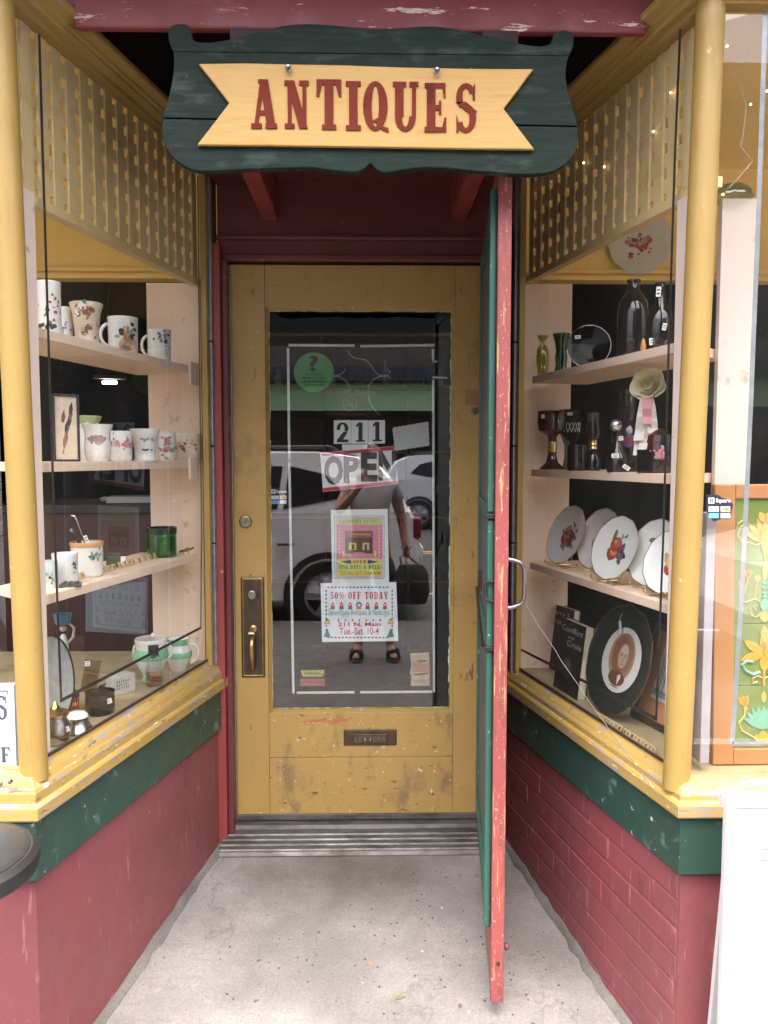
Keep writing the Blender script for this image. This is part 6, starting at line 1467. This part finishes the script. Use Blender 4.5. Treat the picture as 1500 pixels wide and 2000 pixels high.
# black round table top at the left edge
zt_ = .545
E_ = onz(72, 1668, zt_); Cc = onz(-100, 1678, zt_); R_ = (E_ - Cc).length
tb = thing('pedestal_table', 'black round pedestal table with a raised rubber rim at the left edge of the entry', 'table', (Cc.x, Cc.y, FLOOR(Cc.y)))
hh_ = zt_ - FLOOR(Cc.y)
TBM = flat('black table plastic', (.022, .023, .026), .35, coat=.1, noise=.2)
MB().lathe([(0, hh_ - .012), (R_ * .88, hh_ - .012), (R_ * .88, hh_ + .006), (R_ * .80, hh_ + .010), (R_ * .3, hh_ + .012), (0, hh_ + .012)], 64).build('top', TBM, tb, smooth=True)
MB().lathe([(R_ * .885, hh_ + .005), (R_ * .92, hh_ + .006), (R_ * .99, hh_ - .004), (R_, hh_ - .016), (R_ * .98, hh_ - .034), (R_ * .90, hh_ - .040), (R_ * .885, hh_ - .03)], 64).build('rim', RUBB, tb, smooth=True)
MB().lathe([(0, .0), (R_ * .66, 0), (R_ * .64, .015), (.05, .05), (.032, .08), (.028, hh_ - .1), (.06, hh_ - .04), (.06, hh_ - .0125), (0, hh_ - .0125)], 32).build('pedestal', TBM, tb, smooth=True)
# debris on the slab
def fl(px, py):
    d = ray(px, py); lo, hi = .5, 6
    for _ in range(50):
        m = (lo + hi) / 2; p = CAM + d * m
        if p.z > FLOOR(p.y): lo = m
        else: hi = m
    return CAM + d * lo
for px, py, l, w, a, col, lab in ((781, 1949, .017, .007, .2, (.14, .17, .05), 'small green leaf on the concrete floor near the front'), (724, 1882, .008, .006, .8, (.42, .19, .07), 'small orange leaf scrap in the middle of the concrete floor'), (731, 1757, .006, .004, .3, (.25, .2, .08), 'tiny olive leaf scrap nearest the threshold'), (899, 1966, .009, .006, 1.2, (.12, .10, .07), 'curled brown leaf by the foot of the screen door')):
    P = fl(px, py); mb = MB()
    prof = [(-l, 0, .001), (-l * .4, w, .003), (l * .3, w * .9, .004), (l, 0, .002), (l * .3, -w * .9, .0035), (-l * .4, -w, .0025)]
    mb.face([(x, y, z) for x, y, z in prof]); mb.face([(x, y, z - .0006) for x, y, z in prof]); o = tag(mb.build('fallen_leaf', flat('leaf %s' % px, col, .6, noise=.3), weld=False), lab, 'leaf', 'leaves on the floor'); o.location = P; o.rotation_euler = (math.atan(.109), 0, a)
mb = MB(); DK = flat('dry grit', (.05, .045, .04), .8)
for k in range(170):
    px, py = rnd.uniform(420, 960) if k < 60 else rnd.uniform(700, 1130), rnd.uniform(1700, 1990); P = fl(px, py); s_ = rnd.uniform(.0008, .0032)
    if P.x > RS.A.x + .24 * (RS.A.y - P.y) - .03: continue
    mb.mat(DK if rnd.random() < .95 else PAPER); mb.hexa([(P.x + u * s_ * rnd.uniform(.5, 1.2), P.y + v * s_ * rnd.uniform(.5, 1.2), P.z + z_ * s_ * .6) for z_ in (0, 1) for u, v in ((-1, -1), (1, -1), (1, 1), (-1, 1))])
mb.build('grit', None, kind='stuff')
# mortar ledge where wall meets floor
for s in (LS, RS):
    mb = MB(); N = 26
    for k in range(N):
        t0, t1 = s.L * k / N, s.L * (k + 1) / N
        pts = []
        for t in (t0, t1):
            p = s.p(t, 0, 0); z = FLOOR(p.y); g = random.Random(int(t * 1000) + (5 if s is LS else 9)); w = .018 + .016 * g.random(); h = .010 + .012 * g.random()
            pts.append([s.p(t, .01, z - .02), s.p(t, -w, z - .02), s.p(t, -w * .9, z + .002), s.p(t, -.006, z + h), s.p(t, .01, z + h)])
        a, b = pts
        for q in range(4): mb.face([a[q], a[q + 1], b[q + 1], b[q]])
    mb.build('mortar_fillet', DIRTC, shop, smooth=True)

# ------------------------------------------------------------ inside the shop
P = CAM + ray(214, 747) * 7.0
lt = thing('tube_lamp', 'lit fluorescent tube lamp hanging deep inside the shop', 'lamp', P, .25)
MB().tube([(-.06, 0, 0), (.06, 0, 0)], .014, 10).build('tube', glow('tube light', (1, .97, .86), 5.0), lt); MB().box(-.14, .14, -.03, .03, .03, .06).build('housing', flat('lamp housing', (.2, .2, .2), .6), lt); MB().tube([(0, 0, .06), (0, 0, 2.88 - P.z)], .005, 6).build('hanger', INK, lt)
ct = thing('shop_counter', 'dark wood shop counter behind the left display', 'counter', (-1.25, .75, -.05))
MB().box(-.6, .45, 0, .5, 0, 1.12).build('body', paint('reddish counter wood', (.07, .028, .022), .4, .25), ct); MB().box(-.62, .47, -.03, .52, 1.1202, 1.16).build('top', BROWN, ct, bevel=.004)
P = ony(258, 1030, .95); o = thing('paper_stack', 'loose stack of white papers on the dark shop counter', 'papers', (P.x, .95, 1.1105), .2)
for k in range(7): MB().box(-.12 + rnd.uniform(-.02, .02), .12 + rnd.uniform(-.02, .02), -.09, .09, .004 * k, .004 * k + .0035).build('sheet', PAPER, o)
# poster seen through from behind, standing in the left opening
F = Flat('poster', 'dim reversed back of a sale poster hanging behind the left display', 'poster', 226, 1192, .13)
F.sheet([(167, 1150), (284, 1136), (283, 1240), (167, 1233)], flat('show-through paper', (.11, .125, .145), .7))
sale(F, 226, 1190, .80, mirror=True, dim=True)
# dark cupboards behind the door glass
cb = thing('cabinet', 'dark glazed cabinet of bottles inside behind the shop door', 'cabinet', (0, 2.6, -.05))
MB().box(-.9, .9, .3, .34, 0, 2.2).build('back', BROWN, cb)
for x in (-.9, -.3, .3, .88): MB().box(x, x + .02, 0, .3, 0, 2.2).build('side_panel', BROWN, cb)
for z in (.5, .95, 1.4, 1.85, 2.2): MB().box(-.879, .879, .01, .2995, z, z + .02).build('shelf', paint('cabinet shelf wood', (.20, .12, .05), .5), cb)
for i in range(14):
    x = -.85 + i * .125; z = 1.8205 + .05; h = rnd.uniform(.10, .22); r = rnd.uniform(.02, .035)
    o = tag(MB().lathe([(0, 0), (r, 0), (r, h * .6), (r * .4, h * .75), (r * .4, h), (0, h)], 14).build('bottle', flat('dusty bottle %d' % (i % 3), ((.10, .05, .03), (.05, .07, .05), (.25, .23, .2))[i % 3], .2), smooth=True), 'dusty bottle on the top shelf of the dark cabinet inside', 'bottle', 'bottles inside the shop'); o.location = (x, 2.75, 1.8205)
# wire scroll ornament hung inside the door
o = thing('wire_scroll', 'pale scrolled wire ornament hanging inside the top of the door glass', 'ornament', ony(700, 735, .05))
O = o.location.copy(); mb = MB()
q2 = lambda L: [ony(a, b, .05) - O for a, b in L]
for L in ([(679, 685), (684, 694), (694, 700), (706, 701), (716, 704), (726, 715), (732, 726), (742, 733), (758, 733), (763, 726), (757, 722)], [(764, 740), (758, 734), (742, 735), (728, 742), (720, 755), (719, 772), (724, 790), (734, 803), (742, 811)], [(653, 735), (664, 736), (676, 744), (684, 757), (688, 762)], [(653, 734), (664, 732), (672, 726), (675, 720)]): mb.tube(q2(L), .0011, 6)
mb.build('wire', flat('pale wire', (.6, .6, .58), .35, .5), o, smooth=True)

# ------------------------------------------------------------ across the pavement: what the glass reflects
def car(name, label, x0, y0, L, col, dirx=1):
    """x0 = rear end; body runs away from it along -dirx; near side faces the shop"""
    c = thing(name, label, 'car', (x0, y0, ZR)); k = -dirx
    body = flat('car paint ' + name, col, .28, .1, coat=.6, noise=.02)
    gl = flat('car glass', (.012, .014, .016), .06); tr = flat('car black trim', (.02, .02, .021), .55)
    W2 = 1.82; xs = lambda u: k * u
    low_ = [(.10, .42), (.02, .62), (.03, 1.05), (.10, 1.20), (L - 1.0, 1.14), (L - .14, .92), (L, .58), (L - .08, .34), (L - .45, .30), (.45, .32)]
    up_ = [(.12, 1.19), (.22, 1.42), (.38, 1.62), (.62, 1.73), (1.0, 1.78), (1.8, 1.79), (2.5, 1.74), (L - 1.1, 1.14)]
    def shell(P, inset0, inset1, m, nm, zmid):
        mb = MB(); n = len(P); rings = []
        for (o, y) in ((inset0, 0), (0, .05), (0, W2 - .05), (inset0, W2)):
            rings.append([(xs(u), -(y if True else 0) + (0 if y == 0 else 0), z) for u, z in P])
        tum = lambda z: .16 * max(0, (z - .95)) if z > .95 else .05 * max(0, .5 - z)
        R0 = []
        for y, e in ((0.0, 0), (.03, .03), (W2 - .03, .03), (W2, 0)):
            cxm, czm = L / 2, (.62 if zmid < 1 else 1.3); r = []
            for u, z in P:
                f = 1 - (.0 if e else .015); yy = -y + (-tum(z) * (1 - 2 * y / W2))
                r.append((xs(cxm + (u - cxm) * f), yy, czm + (z - czm) * f))
            R0.append(r)
        i = 0
        for a, b in zip(R0, R0[1:]):
            for q in range(n): w = (q + 1) % n; mb.face([a[q], a[w], b[w], b[q]])
        mb.face(R0[0]); mb.face(R0[-1][::-1])
        return mb.build(nm, m, c, smooth=True)
    shell(low_, 0, 0, body, 'body', .6); shell(up_, 0, 0, body, 'cabin', 1.3)
    for side in (0, 1):
        yy = lambda z: (.004 - .16 * max(0, z - .95)) if side == 0 else (-W2 - .004 + .16 * max(0, z - .95))
        for P in ([(.72, 1.34), (.95, 1.56), (1.30, 1.64), (1.36, 1.22)], [(1.42, 1.22), (1.37, 1.64), (2.05, 1.64), (2.10, 1.21)], [(2.17, 1.21), (2.12, 1.64), (2.5, 1.60), (L - 1.28, 1.17)]):
            MB().face; mb = MB(); f1 = [(xs(u), yy(z), z) for u, z in P]; f2 = [(x, y + (.006 if side == 0 else -.006), z) for x, y, z in f1]
            mb.face(f2); [mb.face([f1[q], f1[(q + 1) % 4], f2[(q + 1) % 4], f2[q]]) for q in range(4)]; mb.build('side_window', gl, c)
        for u in (1.25, 2.2): MB().box(min(xs(u), xs(u + .17)), max(xs(u), xs(u + .17)), (.006 if side == 0 else -W2 - .03), (.03 if side == 0 else -W2 - .006), .86, .89).build('door_handle', CHROME, c, bevel=.006)
        for wx in (.92, L - .92):
            w = bpy.data.objects.new('wheel', None); COL.objects.link(w); w.parent = c; w.location = (xs(wx), -.10 if side == 0 else -W2 + .10, .36)
            Rm = Matrix.Rotation(-PI / 2 if side == 0 else PI / 2, 3, 'X')
            MB().lathe([(.22, -.11), (.33, -.11), (.36, -.07), (.36, .08), (.33, .115), (.24, .115), (.22, .08)], 36, (0, 0, 0), Rm).build('tyre', RUBB, w, smooth=True)
            mb = MB(); mb.lathe([(.225, .04), (.235, .11), (.215, .112), (.205, .06)], 36, (0, 0, 0), Rm); mb.lathe([(0, .105), (.05, .10), (.06, .08)], 20, (0, 0, 0), Rm)
            for q in range(6):
                a = q * PI / 3; d = Vector((math.cos(a), math.sin(a), 0)); nrm = Vector((-math.sin(a), math.cos(a), 0))
                mb.hexa([Rm @ (d * r_ + nrm * w_ + Vector((0, 0, z_))) for z_ in (.07, .098) for r_, w_ in ((.05, -.022), (.215, -.030), (.215, .030), (.05, .022))])
            mb.build('rim', flat('alloy wheel', (.42, .43, .44), .3, .8), w, smooth=True)
            MB().lathe([(0, .03), (.22, .035)], 24, (0, 0, 0), Rm).build('hub_shadow_plate', INK, w)
            MB().lathe([(.375, .0), (.44, .012), (.44, .03), (.375, .03)], 36, (xs(wx), .002 if side == 0 else -W2 - .002, .36), Rm).build('wheel_arch', tr, c, smooth=True)
    MB().box(min(xs(-.05), xs(.30)), max(xs(-.05), xs(.30)), -W2 + .02, -.02 + .03, .34, .58).build('bumper', tr, c, bevel=.05)
    for yy_ in (-.20, -W2): MB().box(min(xs(.0), xs(.085)), max(xs(.0), xs(.085)), yy_ + .06, yy_ + .20, .92, 1.14).build('tail_light', flat('tail light red', (.16, .008, .012), .15, coat=.5), c, bevel=.03)
    MB().tube([(xs(.75), -.24, 1.74), (xs(.9), -.24, 1.83), (xs(2.2), -.24, 1.82), (xs(2.4), -.24, 1.75)], .018, 8).build('roof_rail', tr, c)
    mb = MB(); mb.box(min(xs(-.06), xs(-.05)), max(xs(-.06), xs(-.05)), -W2 / 2 - .25, -W2 / 2 + .25, .62, .76); mb.build('number_plate', PAPER, c)
    return c
car('parked_car', 'silver parked estate car at the kerb outside, its rear quarter mirrored in the door glass', .55, -4.85, 4.4, (.84, .85, .88))
car('parked_car', 'grey parked car across the road, mirrored small in the door glass', .30, -16.0, 4.4, (.16, .165, .17), -1)
car('parked_car', 'white parked car further along the near kerb to the left', -8.2, -4.85, 4.4, (.70, .70, .70))
car('parked_car', 'dark blue parked car along the near kerb to the right', 7.2, -4.85, 4.4, (.10, .12, .16))
bd = thing('brick_store', 'long low brick store with a green awning across the road', 'building', (2, -22, ZK))
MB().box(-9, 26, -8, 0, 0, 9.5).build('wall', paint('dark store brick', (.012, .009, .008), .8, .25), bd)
MB().box(-9, 26, .004, .14, 4.35, 5.0).build('cornice_band', paint('band of weathered wood', (.085, .065, .06), .8, .35, [((.16, .14, .135), (1, 1, 6), 4, .55, .1)]), bd)
MB().box(-9, 26, .004, .5, 3.9, 4.34).build('fascia', flat('navy fascia', (.03, .034, .05), .5), bd)
for k in range(11):
    x = -9 + 3 * k
    mb = MB(); mb.hexa([(x, .5, 3.0), (x + 2.996, .5, 3.0), (x + 2.996, .505, 3.0), (x, .505, 3.0), (x, .3, 3.88), (x + 2.996, .3, 3.88), (x + 2.996, .305, 3.88), (x, .305, 3.88)]); mb.build('awning', flat('sage awning %d' % (k % 2), ((.24, .36, .20), (.19, .29, .16))[k % 2], .8, noise=.1), bd)
    MB().box(x + .2, x + 2.7, .004, .05, .6, 2.8).build('window', flat('store window', (.012, .013, .014), .1), bd)
tb2 = thing('sky_blocker', 'added tall dark brick block behind the awninged store, hiding sky from the right window', 'building', (12, -31, ZR))  # unseen block added to keep sky out of the right front window reflection
MB().box(-5, 9, -10, 0, 0, 17).build('wall', paint('sky blocker brick', (.10, .065, .05), .8, .25), tb2)
for i in range(5):
    for j in range(4): MB().box(-4 + i * 2.6, -2.6 + i * 2.6, .004, .06, 2.5 + j * 3.6, 4.8 + j * 3.6).build('window', flat('store window', (.012, .013, .014), .1), tb2)
# the photographer
def person():
    p = thing('person', 'person in grey shirt, dark shorts and sandals mirrored in the door glass', 'person', (.05, -3.22, FLOOR(-3.2)))
    J = dict(pel=((0, 0, .86), .135), sp=((0, .01, 1.06), .125), ch=((0, 0, 1.26), .14), nk=((0, .0, 1.40), .055), hb=((0, .015, 1.46), .06), hm=((0, .02, 1.535), .082), ht=((0, .01, 1.61), .065),
             hl=((-.085, 0, .82), .09), kl=((-.10, .02, .46), .058), al=((-.10, -.01, .085), .038), fl=((-.115, .10, .035), .032), tl=((-.12, .17, .025), .022),
             hr=((.085, 0, .82), .09), kr=((.12, .015, .46), .058), ar=((.15, -.01, .085), .038), fr=((.17, .10, .035), .032), tr=((.18, .17, .025), .022),
             sl=((-.17, 0, 1.34), .058), el=((-.25, .10, 1.14), .042), wl=((-.10, .235, 1.33), .028), pl=((-.07, .25, 1.38), .03),
             sr=((.17, 0, 1.34), .058), er=((.24, -.02, 1.08), .042), wr=((.27, .05, .85), .028), pr=((.272, .065, .79), .032))
    E = [('pel', 'sp'), ('sp', 'ch'), ('ch', 'nk'), ('nk', 'hb'), ('hb', 'hm'), ('hm', 'ht'), ('pel', 'hl'), ('hl', 'kl'), ('kl', 'al'), ('al', 'fl'), ('fl', 'tl'), ('pel', 'hr'), ('hr', 'kr'), ('kr', 'ar'), ('ar', 'fr'), ('fr', 'tr'), ('ch', 'sl'), ('sl', 'el'), ('el', 'wl'), ('wl', 'pl'), ('ch', 'sr'), ('sr', 'er'), ('er', 'wr'), ('wr', 'pr')]
    def skin(name, keys, edges, rad_, mat, sub=2):
        me = bpy.data.meshes.new(name); me.from_pydata([k[0] for k in keys], edges, []); me.materials.append(mat)
        o = bpy.data.objects.new(name, me); COL.objects.link(o); o.parent = p
        sk = o.modifiers.new('skin', 'SKIN'); sk.use_smooth_shade = True
        for v, r in zip(me.skin_vertices[0].data, rad_): v.radius = (r, r)
        me.skin_vertices[0].data[0].use_root = True
        s_ = o.modifiers.new('sub', 'SUBSURF'); s_.levels = s_.render_levels = sub
        return o
    SKN = flat('skin', (.36, .20, .14), .5); ks = list(J)
    skin('body', [J[k] for k in ks], [(ks.index(a), ks.index(b)) for a, b in E], [J[k][1] for k in ks], SKN)
    for side, base in ((-1, J['pl'][0]), (1, J['pr'][0])):
        for q in range(5):
            b = Vector(base); up = side < 0
            d = Vector((0, .1, 1)) if up else Vector((0, .25, -1)); d.normalize(); o_ = Vector((.0, (q - 2) * .017, 0)) if not up else Vector(((q - 2) * .016, 0, 0))
            if q == 4: d = Vector((.8 if up else -.2, .6, .3 if up else -.5)).normalized(); o_ = Vector((0.01, .02, -.01 if up else .01))
            l = (.055, .065, .07, .06, .05)[q]
            skin('finger', [(b + o_, 0), (b + o_ + d * l * .6, 0), (b + o_ + d * l + Vector((0, .02, 0)), 0)], [(0, 1), (1, 2)], [.010, .009, .0075], SKN, 1)
    SH = flat('grey shirt', (.33, .33, .35), .8); ST = flat('dark shorts', (.035, .035, .04), .8)
    skin('shirt', [((0, 0, .90), 0), ((0, .01, 1.08), 0), ((0, 0, 1.27), 0), ((-.17, 0, 1.345), 0), ((-.215, .05, 1.24), 0), ((.17, 0, 1.345), 0), ((.215, -.01, 1.21), 0), ((0, 0, 1.38), 0)], [(0, 1), (1, 2), (2, 3), (3, 4), (2, 5), (5, 6), (2, 7)], [.16, .145, .155, .07, .062, .07, .062, .07], SH)
    skin('shorts', [((0, 0, .92), 0), ((0, 0, .84), 0), ((-.09, 0, .78), 0), ((-.105, .015, .52), 0), ((.09, 0, .78), 0), ((.125, .01, .52), 0)], [(0, 1), (1, 2), (2, 3), (1, 4), (4, 5)], [.15, .155, .108, .088, .108, .088], ST)
    mb = MB(); mb.ball((0, .0, 1.575), .098, 20, (.86, 1.0, 1.0)); mb.build('hair', flat('brown hair', (.06, .04, .028), .6), p, smooth=True)
    mb = MB(); mb.lathe([(0, .01), (.012, 0), (.016, -.02), (0, -.026)], 10, (0, .105, 1.53)); mb.build('nose', SKN, p, smooth=True)
    for sx in (-1, 1):
        mb = MB(); mb.ball((sx * .031, .088, 1.545), .011, 10); mb.build('eye', INK, p, smooth=True)
        mb = MB(); mb.ball((sx * .083, .015, 1.53), .022, 10, (.4, .8, 1.2)); mb.build('ear', SKN, p, smooth=True)
        xx = -.115 if sx < 0 else .17
        mb = MB(); mb.prism([(xx - .045, -.05), (xx + .045, -.05), (xx + .055, .12), (xx + .03, .21), (xx - .03, .21), (xx - .055, .12)], 0, .016, lambda a, b, d: (a, b, d)); 
        for y in (.02, .11): mb.tube([(xx - .048, y, .012), (xx - .036, y, .062), (xx, y, .078), (xx + .036, y, .062), (xx + .048, y, .012)], .012, 6)
        mb.build('sandal', INK, p)
    mb = MB(); mb.box(-.022, .022, .088, .096, 1.488, 1.496); mb.build('mouth', flat('lips', (.28, .10, .09), .5), p)
    mb = MB(); mb.tube([(.27 + .034 * math.cos(t), .05 + .034 * math.sin(t), .868) for t in [2 * PI * q / 14 for q in range(14)]], .008, 6, True); mb.lathe([(0, .0), (.016, 0), (.016, .008), (0, .009)], 16, (.27, .088, .868), Matrix.Rotation(-PI / 2, 3, 'X')); mb.build('watch', SILV, p)
    return p
person()
bg_ = thing('bag', 'dark cloth bag hanging from the hand of the person taking the picture', 'bag', (.36, -3.12, FLOOR(-3.2) + .44))
mb = MB(); mb.lathe([(0, 0), (.11, .0), (.14, .08), (.13, .24), (.09, .30), (0, .3)], 20, rot=Matrix.Diagonal(Vector((1, .5, 1))).to_3x3()); mb.build('body', flat('dark bag cloth', (.03, .03, .032), .8), bg_, smooth=True)
MB().tube([(-.07, 0, .28), (-.09, 0, .36), (-.04, 0, .38), (.05, 0, .30)], .008, 6).build('handle', flat('dark bag cloth', (.03, .03, .032), .8), bg_)
ph = thing('phone', 'black phone held up by the person taking the picture', 'phone', (.0, -2.955, 1.315))
MB().box(-.037, .037, -.008, 0, -.075, .075).build('body', INK, ph, bevel=.004)
